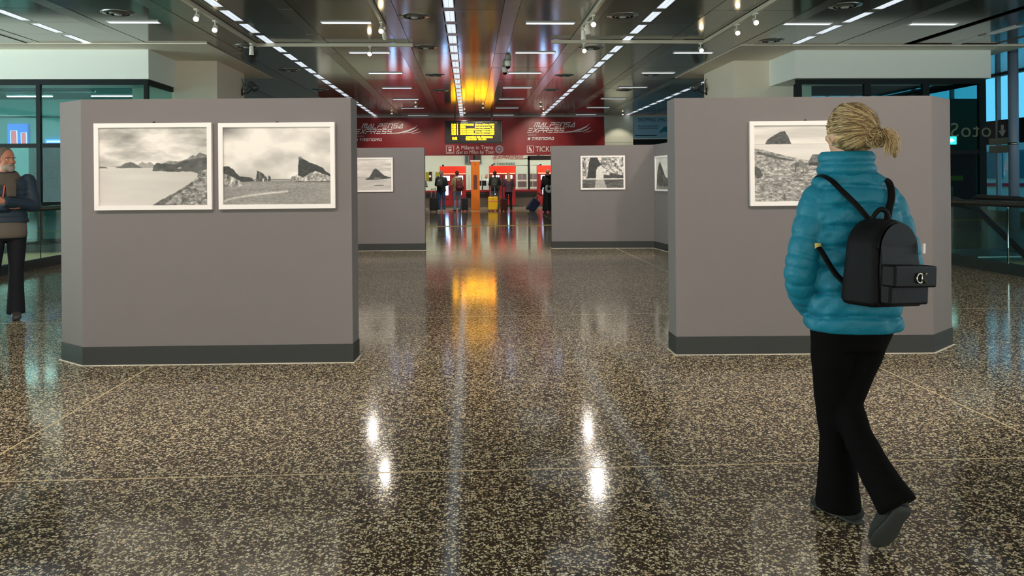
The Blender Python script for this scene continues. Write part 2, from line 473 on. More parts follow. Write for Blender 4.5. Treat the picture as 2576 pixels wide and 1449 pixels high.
# ------------------------------------------------------------------ round air diffusers
def vent():
    root = empty('air_vent')
    def ringmb(r0, r1, z0, z1, n=32):
        m = MB(); rr = []
        for (r, z) in ((r0, z0), (r1, z1), (r1 - .01, z1 + .012), (r0 + .004, z0 + .012)):
            rr.append([(r * math.cos(2 * PI * k / n), r * math.sin(2 * PI * k / n), z) for k in range(n)])
        return m.loft(rr + [rr[0]], cap=False)
    ringmb(.20, .30, -.02, 0.0).build('outer_ring', M_STEEL, root, smooth=True)
    ringmb(.12, .18, -.035, -.004).build('middle_ring', mat('vent_ring', (120, 118, 110), .4, .5), root, smooth=True)
    MB().stack([(-.04, 0, 0, .02, .02), (-.04, 0, 0, .06, .06), (-.015, 0, 0, .09, .09)], 24).build('cone', M_HOUSING, root, smooth=True)
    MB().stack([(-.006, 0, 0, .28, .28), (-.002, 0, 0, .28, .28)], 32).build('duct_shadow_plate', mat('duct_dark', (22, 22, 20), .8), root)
    return root
vp = vent(); first = True
vents = [(-6.5, 14.7, 'left of the cross lamp near the left bulkhead'), (-1.03, 14.9, 'between the left spot track and the centre row'), (3.0, 14.8, 'right of the short right spot track'),
         (6.98, 13.9, 'above the right spot track'), (-5.15, 18.2, 'beside the corner of the left spot track'), (-1.0, 18.3, 'behind the end of the left spot track'), (2.95, 18.4, 'behind the right spot track'),
         (6.98, 17.4, 'close to the right bulkhead edge'), (-5.06, 22.0, 'beyond the left camera'), (-1.0, 23.1, 'third along the left of the centre row'), (2.9, 23.2, 'third along the right of the centre row'),
         (-5.06, 26.6, 'far one over the left display panel'), (-1.0, 27.0, 'fourth along the left of the centre row'), (2.9, 26.9, 'fourth along the right of the centre row'), (5.5, 23.0, 'left of the right bulkhead tip'), (5.5, 27, 'beyond the right bulkhead tip')]
for (x, yv, t) in vents:
    o = vp if first else copy_tree(vp); first = False
    o.location = (x, yv, CH - .004); tag(o, 'round grey air diffuser in the ceiling, ' + t, 'air vent', 'round ceiling diffusers')

# ------------------------------------------------------------------ walls and bulkheads
def st(mb, name, m, **k): return tag(mb.build(name, m, **k), kind='structure')
# portal soffits just under the ceiling
st(MB().box(-20, -5.9, 17.75, 23.6, CH - .03, CH - .005), 'trim_1', M_BEIGE)
st(MB().box(6.45, 13.6, 17.9, 23.8, CH - .03, CH - .005), 'trim_2', M_BEIGE)
# bulkheads (fascia boxes)
st(MB().box(-20, -7.5, 18.5, 20.2, 3.83, CH - .03), 'wall_left_bulkhead', M_WHITE)
st(MB().box(8.05, 13.05, 18.55, 20.2, 3.83, CH - .03), 'wall_right_bulkhead', M_WHITE)
# columns
st(MB().box(-8.6, -6.47, 20.2, 22.6, 0, CH - .03), 'wall_left_column', M_BEIGE)
st(MB().box(7.08, 9.2, 20.2, 22.8, 0, CH - .03), 'wall_right_column', M_BEIGE)
# outer shell
st(MB().box(-20.2, -20, -9, 24.2, 0, CH + .2).box(-20.2, -20, 24.2, 46, 0, .4).box(-20.2, -20, 24.2, 46, CH - .05, CH + .2), 'wall_left', mat('grey_green_wall', (120, 138, 134), .7))
st(MB().box(-20, 20, -9.2, -9, 0, CH + .2), 'wall_back', mat('back_wall', (150, 146, 138), .8))
st(MB().box(-20, -8.6, 24, 24.2, 0, CH), 'wall_left_shop', mat('pale_cyan_wall', (150, 196, 192), .55))
b = MB()
for xx in np.arange(-17, 17.5, 2.0): b.box(xx - .05, xx + .05, -8.66, -8.56, 0, CH)
for zz in (.36, 2.5, 4.42): b.box(-17, 17, -8.66, -8.58, zz - .04, zz + .04)
st(b, 'trim_8', M_DARKMETAL)  # mullions added before the rear fill lamp; the wall behind has no window
# right side wall: glazed band above a dark header, doors below
b = MB()
b.box(16.5, 16.7, -9, 14.0, 0, CH + .2)
b.box(16.5, 16.7, 14.0, 46, 2.38, 3.12).box(16.5, 16.7, 14.0, 46, CH - .05, CH + .2)
st(b, 'wall_right', mat('dark_header', (22, 44, 44), .4))
b = MB()
for yy in np.arange(14.0, 46, 2.3): b.box(16.48, 16.62, yy - .04, yy + .04, 0, CH - .05)
st(b, 'trim_3', mat('pale_mullion', (150, 176, 190), .4))
b = MB().box(-20.1, -20.08, 24.2, 45.9, .4, CH - .05)
st(b, 'window_3', M_GLASS)
b = MB()
for yy in np.arange(24.3, 46, 2.3): b.box(-20.12, -19.98, yy - .06, yy + .06, .4, CH - .05)
st(b, 'trim_7', mat('pale_mullion', (150, 176, 190), .4))
b = MB().box(16.58, 16.6, 14, 45.9, 3.12, CH - .05)
st(b, 'window_1', M_GLASS)
b = MB().box(16.58, 16.6, 14, 45.9, .3, 2.38)
st(b, 'window_2', M_GLASS)
st(MB().box(16.48, 16.7, 14, 46, 0, .3), 'baseboard_right', mat('beige_base', (176, 160, 136), .5))

# far end: fascia over the ticket hall, pillar beside it, low hall behind
FY = 37.3
st(MB().box(-20, 20, FY, FY + .25, 4.47, CH + .3), 'trim_4', mat('pale_end_trim', (206, 190, 186), .5))
st(MB().box(6.62, 8.02, FY - .02, FY + .6, 3.2, 4.47), 'wall_end_pillar_panel', mat('ivory_panel', (206, 208, 190), .5))
st(MB().box(6.62, 8.02, FY - .02, FY + .6, 0, 3.19), 'wall_end_pillar', mat('ivory_panel', (206, 208, 190), .5))
st(MB().box(8.04, 16.5, FY + .1, FY + .3, 3.36, 4.47), 'wall_end_right', M_WHITE)
st(MB().box(8.04, 16.5, FY + .1, FY + .3, 0, 2.95), 'wall_end_right_base', M_WHITE)
st(MB().box(8.04, 16.5, FY + .2, FY + .3, 2.95, 3.36), 'trim_5', M_BLACK)
st(MB().box(-20, -7.2, FY, FY + .3, 0, 4.47), 'wall_end_left', M_WHITE)
st(MB().box(-20, 20, 44.5, 44.7, 0, 4.5), 'wall_end', mat('pale_green_white', (206, 216, 200), .6))
st(MB().box(-20, 20, FY + .35, 44.5, 3.9, 4.0), 'ceiling_ticket_hall', mat('hall_white', (214, 216, 210), .7))
st(MB().box(6.3, 6.55, FY + .7, 44.5, 0, 3.9), 'wall_ticket_hall_right', M_WHITE)
st(MB().box(-8.0, -7.8, FY + .4, 44.5, 0, 3.9), 'wall_ticket_hall_left', M_WHITE)
hall = empty('ceiling_light', label='bright square lamp in the low ticket hall ceiling', cat='ceiling light', group='ticket hall lamps')
MB().box(-.6, .6, -.3, .3, 0, .04).build('housing', M_HOUSING, hall)
MB().box(-.56, .56, -.26, .26, -.004, .0).build('diffuser', mat('hall_lamp', (255, 255, 250), .5, emit=(250, 252, 240), strength=22), hall)
k = 0
for x in (-5.5, -2.6, .3, 3.2, 5.4):
    for yv in (38.6, 42.2):
        o = hall if k == 0 else copy_tree(hall); k += 1
        o.location = (x, yv, 3.86)

# ------------------------------------------------------------------ red fascia sign
sg = empty('fascia_sign', (0, FY, 0), label='long red fascia sign with white train company lettering above the ticket hall', cat='sign')
MB().box(-7.2, 6.60, 0, .12, 2.62, 4.46).build('panel', M_RED, sg)
def logo(parent, u, v0, D, m, m2, s=1.0, m3=None):
    """company logo: two words, two-line swooshes and the operator word; u, v0 = lower left of the second word"""
    p = at(u, v0, D); k = D / F_PX * s
    h = 16 * k; mb = MB()
    yy = p.y - parent.location.y
    # origin = lower left of 'EXPRESS' line
    x = p.x - parent.location.x; z = p.z - parent.location.z
    stroke_word(mb, 'MALPENSA', x + 17 * k, z + 13.5 * k, 10.5 * k, 10 * k, 3 * k, 2.0 * k, .42, yy)
    xe = stroke_word(mb, 'EXPRESS', x, z, 10 * k, 10.3 * k, 3 * k, 2.0 * k, .42, yy)
    mb.build('logo_wordmark', m, parent)
    mb = MB()
    swoosh(mb, [(x + 88 * k, z - .5 * k, .5 * k), (x + 112 * k, z + 1.2 * k, 1.6 * k), (x + 135 * k, z + 7 * k, 2.0 * k), (x + 150 * k, z + 14 * k, 1.4 * k), (x + 157 * k, z + 21 * k, .3 * k)], yy)
    swoosh(mb, [(x + 120 * k, z + .2 * k, .4 * k), (x + 141 * k, z + 2.5 * k, 1.1 * k), (x + 153 * k, z + 7.5 * k, 1.0 * k), (x + 160 * k, z + 12.5 * k, .3 * k)], yy)
    swoosh(mb, [(x + 142 * k, z - 1 * k, .3 * k), (x + 156 * k, z + 1.2 * k, .7 * k), (x + 165 * k, z + 5 * k, .2 * k)], yy)
    mb.build('logo_swoosh', m2, parent)
    text('logo_small_line', 'OPERATED BY', 3.6 * k, m, parent, (x, yy - .004, z - 8 * k), ext=.002)
    mb = MB(); mb.slab_xz([(x, z - 19 * k), (x + 6 * k, z - 19 * k), (x + 7.5 * k, z - 13 * k), (x + 1 * k, z - 13 * k)], yy - .006, yy)
    mb.build('logo_symbol', m3 or m, parent); mb = MB()
    stroke_word(mb, 'TRENORD', x + 10 * k, z - 18.6 * k, 5.6 * k, 6 * k, 2.3 * k, 1.5 * k, .35, yy)
    mb.build('logo_operator', m3 or m, parent)
DF = FY * cs
def d_at(u, Y):  # distance ahead of the viewpoint for bearing u on the plane y = Y
    a = (u - 1288) / F_PX
    return Y / (cs - sn * a)
logo(sg, 1327, 333, d_at(1327, FY - .004), M_LETTER, M_LETTER)
logo(sg, 893, 336, d_at(893, FY - .004), M_LETTER, M_LETTER)
def sgt(body, u, v, px, **k):
    D = d_at(u, FY); p = at(u, v, D)
    return text('lettering', body, px * D / F_PX, M_LETTER, sg, (p.x, -.006, p.z), **k)
sgt('A Milano in Treno', 1148, 376, 14.5, sx=.86, offset=0.0)
sgt('Get to Milan by Train', 1147, 387.5, 13.2, shear=.2, sx=.83, offset=0.0)
sgt('TICKET COUNTER', 1347, 381.5, 19, sx=.86, offset=0.0)
def pic_icon(u, v, w_, h_, train):
    D = d_at(u, FY); k = D / F_PX; p = at(u, v, D)
    r = MB(); t = 1.1 * k; W, H = w_ * k, h_ * k
    r.box(-W / 2, W / 2, -.012, 0, -H / 2, -H / 2 + t).box(-W / 2, W / 2, -.012, 0, H / 2 - t, H / 2)
    r.box(-W / 2, -W / 2 + t, -.012, 0, -H / 2 + t, H / 2 - t).box(W / 2 - t, W / 2, -.012, 0, -H / 2 + t, H / 2 - t)
    if train:
        r.box(-3.6 * k, 3.6 * k, -.012, 0, -4 * k, 1.5 * k).box(-3.6 * k, -2.8 * k, -.012, 0, 1.5 * k, 5 * k).box(2.8 * k, 3.6 * k, -.012, 0, 1.5 * k, 5 * k).box(-3.6 * k, 3.6 * k, -.012, 0, 5 * k, 7 * k)
        r.box(-7 * k, 7 * k, -.012, 0, -8 * k, -7 * k)
    else:
        r.box(-3.4 * k, 0, -.012, 0, -1 * k, 6 * k).box(0, 2 * k, -.012, 0, -3 * k, 2 * k).box(1 * k, 4 * k, -.012, 0, -5 * k, -1 * k)
        r.slab_xz([(-6 * k, -2 * k), (-5.4 * k, -1.4 * k), (5.6 * k, -6 * k), (5 * k, -6.8 * k)], -.012, 0)
    r.build('pictogram', M_LETTER, sg, loc=(p.x, 0, p.z))
pic_icon(1132, 376.5, 20, 20, True)
pic_icon(1334, 375, 17, 17, False)
D = d_at(1256, FY); k = D / F_PX; p = at(1256, 375.5, D)
def annulus(r0, r1, n=40, y0=-.012, y1=0):
    m = MB(); rr = [[(r * math.cos(2 * PI * a / n), yy, r * math.sin(2 * PI * a / n)) for a in range(n)] for (r, yy) in ((r0, y1), (r0, y0), (r1, y0), (r1, y1))]
    return m.loft(rr, cap=(r0 < 1e-6))
for (r0, r1, nm) in ((8.4 * k, 10.2 * k, 'ring'), (5.9 * k, 7.7 * k, 'ring'), (.01 * k, 3.2 * k, 'ring')):
    annulus(r0, r1).build(nm, mat('grey_ring', (178, 180, 196), .5), sg, loc=(p.x, 0, p.z))

for i, (x, yv, aim, wt) in enumerate(((7.3, 36.2, (7.3, 37.3, 2.2), 60), (-3.5, 35.2, (-3.5, 37.3, 2.7), 90), (-.2, 35.0, (-.4, 37.3, 2.7), 90), (3.4, 35.0, (3.4, 37.3, 2.8), 90), (.6, 32.6, (.4, 37, .9), 260), (-2.2, 32.0, (-2.0, 36, .8), 220), (3.0, 32.0, (2.6, 36, .8), 220))):  # the last three are added to brighten the orange pillar and travellers
    r = empty('downlight', (x, yv, CH - .03), 0, ('round downlight throwing a cone of light on the ivory pillar', 'round downlight over the left part of the red fascia', 'round downlight over the middle of the red fascia', 'round downlight over the right part of the red fascia', 'added fill downlight in front of the orange pillar', 'added fill downlight over the left travellers', 'added fill downlight over the right travellers')[i], 'spotlight')
    MB().tube([(0, 0, -.05), (0, 0, .02)], [.05, .055], 20, up=(1, 0, 0)).build('casing', M_SPOT, r, smooth=True)
    MB().tube([(0, 0, -.055), (0, 0, -.05)], .035, 16, up=(1, 0, 0)).build('lamp_face', M_BULB, r)
    l = bpy.data.lights.new('spot_light', 'SPOT'); l.energy = wt; l.color = (1, .9, .74); l.spot_size = math.radians(78); l.spot_blend = .5; l.shadow_soft_size = .04
    lo = bpy.data.objects.new('light', l); COL.objects.link(lo); lo.parent = r; lo.location = (0, 0, -.08)
    lo.rotation_euler = (Vector(aim) - Vector((x, yv, CH - .1))).to_track_quat('-Z', 'Y').to_euler()

# ------------------------------------------------------------------ departure board
bd = empty('departure_board', (.205, 35.15, 3.62), label='black electronic departure board with glowing yellow rows hung before the red fascia', cat='display board')
MB().box(-1.31, 1.31, 0, .25, -.52, .52).build('casing', mat('board_black', (8, 8, 10), .45), bd, bevel=.02)
MB().box(-1.24, 1.24, -.012, 0, -.45, .45).build('screen', mat('board_screen', (9, 7, 5), .5), bd)
br = MB().box(1.262, 1.275, -.03, .0, -.47, .47); br.build('edge_strip', mat('board_edge', (120, 124, 150), .3, .6), bd)
for sx in (-.84, .84):
    h = MB().box(sx - .03, sx + .03, .08, .14, .5, CH - 3.62); h.build('hanger', M_BLACK, bd)
M_YEL = mat('led_yellow', (255, 190, 20), .5, emit=(255, 176, 6), strength=8.0)
M_DIM = mat('board_caption', (150, 150, 150), .5)
kb = 2.62 / 144.0
def bt(body, u, v, px, m=M_YEL, **k):
    return text('led_text', body, px * kb, m, bd, ((u - 1193) * kb, -.02, (329.5 - v) * kb), ext=.002, offset=.004, **k)
rows_ = [('11:13', '3', 'MILANO CENTRALE', 'A Saronno, Mi Bovisa e P.G.', 'XP2'), ('11:20', '1', 'BIASCA', 'Ferma in tutte le stazioni', 'R50'),
         ('11:26', '2', 'MILANO CADORNA', 'Busto Nord, Saronno e Mi Bo', 'XP1'), ('11:43', '3', 'MILANO CENTRALE', 'Saronno, ed Mi Bovisa e PG', 'XP2'),
         ('11:56', '2', 'MILANO CADORNA', 'Busto Nord, Saronno e Mi Bo', 'XP1')]
for i, (a, b_, c, d, e) in enumerate(rows_):
    v = 313.6 + i * 5.85
    bt(a, 1137.5, v, 6.3, sx=.80); bt(b_, 1151.5, v, 6.3, sx=.8); bt(c, 1160, v, 6.0, sx=.62 if len(c) > 14 else .66); bt(d, 1197, v, 5.6, sx=.68); bt(e, 1239, v, 5.6, sx=.62)
bt('11:02', 1139, 348.5, 8.5, sx=.68)
bt('SCIOPERO DEL PERSONALE', 1174, 344.8, 6.6, sx=.82); bt('TRENORD', 1173, 350.2, 5.0, sx=1.2); bt('DAL 27/11', 1205, 350.2, 5.0, sx=.9)
bt('ORA', 1138, 307.6, 2.6, M_DIM); bt('BIN', 1151, 307.6, 2.6, M_DIM); bt('DESTINAZIONE', 1160, 307.6, 2.6, M_DIM); bt('INFORMAZIONI', 1197, 307.6, 2.6, M_DIM); bt('RIT', 1248, 307.6, 2.6, M_DIM)

# ------------------------------------------------------------------ blue shopping poster at far right
ps = empty('wall_poster', (8.1, FY + .09, 3.42), label='pale blue shopping poster high on the far wall right of the ivory pillar', cat='poster')
M_BLUE = mat('poster_blue', (150, 196, 222), .4); M_NAVY = mat('poster_navy', (24, 52, 92), .5); M_TEAL = mat('poster_teal', (50, 130, 160), .5)
MB().box(-.02, 3.4, -.03, 0, 0, 1.1).build('sheet', M_BLUE, ps)
kp = 38.3 / F_PX
def pt(body, u, v, px, m, **k): text('lettering', body, px * kp, m, ps, ((u - 1598) * kp, -.034, (345 - v) * kp), ext=.002, **k)
pt('SHOPPING SMISURATO', 1607, 304.5, 13, M_NAVY, sx=.74, offset=0.0)
pt('Fai acquisti prima di partire', 1607, 317.5, 6, M_NAVY, sx=.78); pt('e ritiri tutto al tuo ritorno.', 1607, 323, 6, M_NAVY, sx=.78)
q = MB(); q.box(2 * kp, 56 * kp, -.036, -.03, 5.2 * kp, 7 * kp); q.build('pen_drawing', M_NAVY, ps)
q = MB().slab_xz([(62 * kp, 14 * kp), (68 * kp, 20 * kp), (74 * kp, 27 * kp), (90 * kp, 30 * kp), (90 * kp, 12 * kp), (74 * kp, 16 * kp), (66 * kp, 12 * kp)], -.036, -.03)
q.build('hand_drawing', M_TEAL, ps)

# ------------------------------------------------------------------ pictures painted with numpy on fine grids
def vnoise(W, H, f, seed, fy=None):
    fy = fy or f; r = np.random.default_rng(seed); gx, gy = int(f) + 2, int(fy) + 2
    g_ = r.random((gy, gx)); x = np.linspace(0, f, W); y = np.linspace(0, fy, H)
    xi, yi = np.minimum(x.astype(int), gx - 2), np.minimum(y.astype(int), gy - 2); fx, fyy = x - xi, y - yi
    fx = fx * fx * (3 - 2 * fx); fyy = (fyy * fyy * (3 - 2 * fyy))[:, None]
    a = g_[yi][:, xi] * (1 - fx) + g_[yi][:, xi + 1] * fx; b = g_[yi + 1][:, xi] * (1 - fx) + g_[yi + 1][:, xi + 1] * fx
    return a * (1 - fyy) + b * fyy
def fbm(W, H, f, seed, fy=None, o=4, gain=.5):
    s = 0; a = 1; t = 0
    for k in range(o):
        s = s + a * vnoise(W, H, f * 2 ** k, seed + k, (fy or f) * 2 ** k); t += a; a *= gain
    return s / t
def poly(X, Y, pts, soft=.004):
    inside = np.zeros_like(X, bool); n = len(pts)
    for i in range(n):
        (x1, y1), (x2, y2) = pts[i], pts[(i + 1) % n]
        if y1 == y2: continue
        c = ((y1 > Y) != (y2 > Y)) & (X < (x2 - x1) * (Y - y1) / (y2 - y1) + x1); inside ^= c
    return inside.astype(float)
def mixin(img, m, val): return img * (1 - m) + val * m
def jitter(X, Y, W, H, seed, amt=.012):
    return X + (fbm(W, H, 30, seed) - .5) * amt, Y + (fbm(W, H, 30, seed + 9) - .5) * amt
def paint(kind, W, H):
    X, Y = np.meshgrid(np.linspace(0, 1, W), np.linspace(0, 1, H)); jx, jy = jitter(X, Y, W, H, 5)
    fine = fbm(W, H, 60, 3, 50, 3, .7)
    if kind == 'bay':
        img = .78 + .46 * (fbm(W, H, 4, 21, 9, 5) - .5) + .12 * (fbm(W, H, 10, 8, 26, 3) - .5) - .1 * (1 - Y) * (Y < .5)
        water = .745 + .05 * (fbm(W, H, 3, 31, 14, 3) - .5) - .05 * X
        img = np.where(Y > .517, water, img)
        img = mixin(img, poly(jx, jy, [(.0, .49), (.06, .505), (.08, .517), (0, .517)]), .42)
        img = mixin(img, poly(jx, jy, [(.34, .50), (.39, .44), (.43, .46), (.47, .44), (.51, .48), (.53, .517), (.2, .517), (.1, .49), (.25, .49)]), .58 + .1 * (fine - .5))
        img = mixin(img, poly(jx, jy, [(.145, .515), (.2, .49), (.24, .455), (.29, .44), (.33, .46), (.36, .49), (.4, .515)]), .40 + .1 * (fine - .5))
        img = mixin(img, poly(jx, jy, [(.57, .47), (.64, .43), (.72, .44), (.80, .41), (.86, .36), (.89, .37), (.925, .325), (.96, .34), (1.01, .37), (1.01, .5), (.6, .5)]), .46 + .3 * (fbm(W, H, 22, 40, 12, 3) - .5))
        img = mixin(img, poly(jx, jy, [(.49, .55), (.50, .49), (.53, .45), (.57, .46), (.63, .47), (.70, .47), (.78, .43), (.88, .40), (1.01, .39), (1.01, .60), (.92, .60), (.86, .57), (.62, .565), (.5, .56)]), .31 + .26 * (fbm(W, H, 14, 44, 20, 4) - .5))
        img = mixin(img, poly(jx, jy, [(.715, .53), (.74, .51), (.76, .52), (.74, .535)]), .62)
        hill = poly(jx, jy, [(.47, 1.01), (.55, .94), (.66, .87), (.76, .79), (.84, .71), (.90, .645), (.91, .57), (.95, .56), (1.01, .52), (1.01, 1.01)])
        img = mixin(img, hill, .50 + .75 * (fbm(W, H, 26, 50, 34, 4, .8) - .5))
        img = mixin(img, poly(jx, jy, [(.47, 1.01), (.55, .94), (.70, .83), (.86, .70), (.86, .74), (.70, .87), (.58, 1.01)]) * .5, .25)
    elif kind == 'stacks':
        img = .735 + .46 * (fbm(W, H, 3, 61, 4, 4) - .5) - .25 * np.exp(-((X) ** 2 + (Y) ** 2) / .03)
        img -= .12 * np.exp(-((X - .5) ** 2 / .03 + (Y - .38) ** 2 / .02))
        sea = .52 + .22 * (fbm(W, H, 50, 64, 120, 3, .8) - .5) + .10 * (fbm(W, H, 3, 66, 20, 2) - .5)
        img = np.where(Y > .69, sea, img)
        wake = np.exp(-((Y - (.97 - .12 * np.sqrt(np.clip(X, 0, 1)) * 1.5)) / .012) ** 2) * (X < .6); img = img + .2 * wake
        img = mixin(img, poly(X, Y, [(.28, .672), (.62, .672), (.62, .685), (.28, .685)]), .42)
        img = mixin(img, poly(jx, jy, [(-.01, .50), (.05, .505), (.09, .54), (.12, .59), (.15, .635), (.21, .64), (.26, .655), (.285, .70), (-.01, .71)]), .22 + .2 * (fine - .5))
        img = mixin(img, poly(jx, jy, [(-.01, .585), (.04, .61), (.10, .65), (.15, .69), (.195, .75), (.15, .765), (-.01, .775)]), .52 + .9 * (fbm(W, H, 40, 70, 14, 3, .8) - .5))
        img = mixin(img, poly(jx, jy, [(.30, .705), (.305, .63), (.312, .56), (.34, .575), (.37, .605), (.40, .65), (.405, .70)]), .27 + .4 * (fbm(W, H, 60, 73, 20, 2) - .5))
        img = mixin(img, poly(jx, jy, [(.41, .70), (.418, .63), (.43, .625), (.438, .65), (.436, .70)]), .28)
        img = mixin(img, poly(X, Y, [(.365, .66), (.372, .66), (.374, .70), (.362, .70)]), .8)
        isl = poly(jx, jy, [(.69, .66), (.695, .50), (.70, .385), (.715, .375), (.75, .42), (.80, .46), (.86, .49), (.92, .53), (.96, .59), (1.01, .63), (1.01, .69), (.65, .69)])
        img = mixin(img, isl * np.clip((Y - .36) / .08, 0, 1), .19 + .25 * (fine - .5))
        img = mixin(img, poly(jx, jy, [(.61, .695), (.64, .64), (.69, .62), (.74, .655), (.80, .60), (.86, .57), (.92, .61), (1.01, .65), (1.01, .70), (.7, .71)]), .60 + .9 * (fbm(W, H, 34, 80, 24, 3, .8) - .5))
        img = img - .25 * np.exp(-((Y - .708) / .006) ** 2) * (X > .66)
    elif kind == 'horse':
        img = .78 + .22 * (fbm(W, H, 2, 90, 14, 4) - .5); img[Y < .16] -= .02
        img = np.where((Y > .245) & (Y < .25), .62, img)
        img = np.where(Y > .25, .78 + .05 * (fbm(W, H, 2, 92, 14, 3) - .5), img)
        img = mixin(img, poly(jx * 1, jy, [(.11, .245), (.13, .19), (.19, .13), (.26, .08), (.30, .075), (.33, .15), (.355, .245)]), .30 + .25 * (fine - .5))
        hill = poly(jx, jy, [(-.01, .29), (.12, .33), (.25, .38), (.40, .43), (.56, .47), (.75, .50), (1.01, .54), (1.01, 1.01), (-.01, 1.01)])
        img = mixin(img, hill, .56 + 1.0 * (fbm(W, H, 24, 95, 50, 5, .85) - .5))
        img = mixin(img, poly(jx, jy, [(.04, .34), (.2, .40), (.38, .455), (.38, .475), (.18, .43), (.04, .37)]) * .6, .2)
        img = mixin(img, poly(jx, jy, [(-.01, .52), (.05, .56), (.09, .66), (.04, .70), (-.01, .62)]) * .7, .22)
        img = mixin(img, poly(X, Y, [(.515, .49), (.56, .385), (.74, .38), (.78, .49)]), .40 + .3 * (fine - .5)); img = mixin(img, poly(X, Y, [(.52, .49), (.77, .49), (.76, .535), (.525, .53)]), .22)
        horse = poly(X, Y, [(.385, .51), (.40, .485), (.44, .49), (.475, .485), (.50, .52), (.515, .57), (.51, .64), (.495, .64), (.493, .58), (.478, .555), (.476, .63), (.467, .63), (.462, .56), (.42, .545), (.405, .56), (.402, .62), (.392, .62), (.39, .56)])
        img = mixin(img, horse, .36 + .2 * (X > .43) * .5)
    elif kind == 'island':
        img = .76 + .26 * (fbm(W, H, 3, 101, 12, 3) - .5)
        img = np.where(Y > .60, .70 + .14 * (fbm(W, H, 3, 104, 16, 3) - .5), img); img = mixin(img, ((Y > .57) & (Y < .60)).astype(float), .62)
        img = mixin(img, poly(jx, jy, [(.36, .64), (.46, .58), (.52, .45), (.56, .34), (.62, .30), (.68, .35), (.76, .45), (.82, .52), (.92, .57), (1.01, .60), (1.01, .62), (.78, .64), (.6, .67), (.37, .66)]), .26 + .35 * (fine - .5))
        img = mixin(img, poly(jx, jy, [(.55, .64), (.6, .58), (.70, .58), (.76, .63), (.6, .665)]) * .6, .55)
        img = mixin(img, poly(jx, jy, [(.55, .84), (.7, .825), (.82, .83), (.8, .85), (.6, .855)]), .25)
    elif kind == 'cave':
        img = .66 + 1.5 * (fbm(W, H, 16, 111, 14, 4, .8) - .5)
        img = mixin(img, poly(jx, jy, [(.12, .68), (.14, .5), (.16, .2), (.20, -.01), (.36, -.01), (.42, .14), (.46, .25), (.38, .33), (.34, .45), (.33, .68)]), .20 + .35 * (fine - .5))
        img = mixin(img, poly(jx, jy, [(.335, .70), (.34, .42), (.38, .32), (.44, .27), (.50, .33), (.52, .68)]), .78 + .25 * (fine - .5))
        img = mixin(img, poly(jx, jy, [(.52, .68), (.52, .56), (.66, .58), (.70, .50), (.80, .54), (1.01, .60), (1.01, .69)]) * .8, .25)
        img = np.where(Y > .72, .36 + .35 * (fbm(W, H, 10, 115, 50, 3) - .5), img)
        img = mixin(img, (poly(X, Y, [(.33, .72), (.52, .72), (.60, 1.01), (.30, 1.01)]) * .8), .70 + .2 * (fine - .5))
        img = mixin(img, ((Y > .69) & (Y < .72)).astype(float), .86)
    else:
        img = .80 + .12 * (fbm(W, H, 3, 121, 6, 3) - .5)
        img = mixin(img, poly(jx, jy, [(.05, 1.01), (.10, .55), (.14, .40), (.24, .20), (.32, .12), (.40, .22), (.52, .36), (.7, .6), (1.01, .7), (1.01, 1.01)]), .36 + .8 * (fbm(W, H, 24, 125, 10, 4, .8) - .5))
        img = mixin(img, ((Y > .90)).astype(float) * .4, .7)
    return np.clip((img - .5) * 1.28 + .515, .05, .93)

M_PRINT = attr_mat('photo_print', .28)
def print_mesh(kind, w_, h_, W, H):
    img = paint(kind, 2 * W, 2 * H); img = (img[::2, ::2] + img[1::2, ::2] + img[::2, 1::2] + img[1::2, 1::2]) / 4
    rgb = np.stack([img * 1.0, img * .965, img * .93], -1)
    rgb = np.where(rgb <= .04045, rgb / 12.92, ((rgb + .055) / 1.055) ** 2.4)
    xs = np.linspace(-w_ / 2, w_ / 2, W); zs = np.linspace(h_ / 2, -h_ / 2, H)
    XX, ZZ = np.meshgrid(xs, zs)
    co = np.stack([XX, np.zeros_like(XX), ZZ], -1).reshape(-1, 3)
    idx = np.arange(W * H).reshape(H, W)
    fc = np.stack([idx[:-1, :-1], idx[1:, :-1], idx[1:, 1:], idx[:-1, 1:]], -1).reshape(-1, 4)
    me = bpy.data.meshes.new('photo_print'); me.vertices.add(len(co)); me.vertices.foreach_set('co', co.ravel())
    me.loops.add(fc.size); me.loops.foreach_set('vertex_index', fc.ravel())
    me.polygons.add(len(fc)); me.polygons.foreach_set('loop_start', np.arange(len(fc)) * 4); me.polygons.foreach_set('loop_total', np.full(len(fc), 4))
    me.update(calc_edges=True)
    at_ = me.attributes.new('print', 'FLOAT_COLOR', 'POINT')
    at_.data.foreach_set('color', np.concatenate([rgb.reshape(-1, 3), np.ones((W * H, 1))], 1).ravel())
    me.materials.append(M_PRINT); me.validate()
    return me
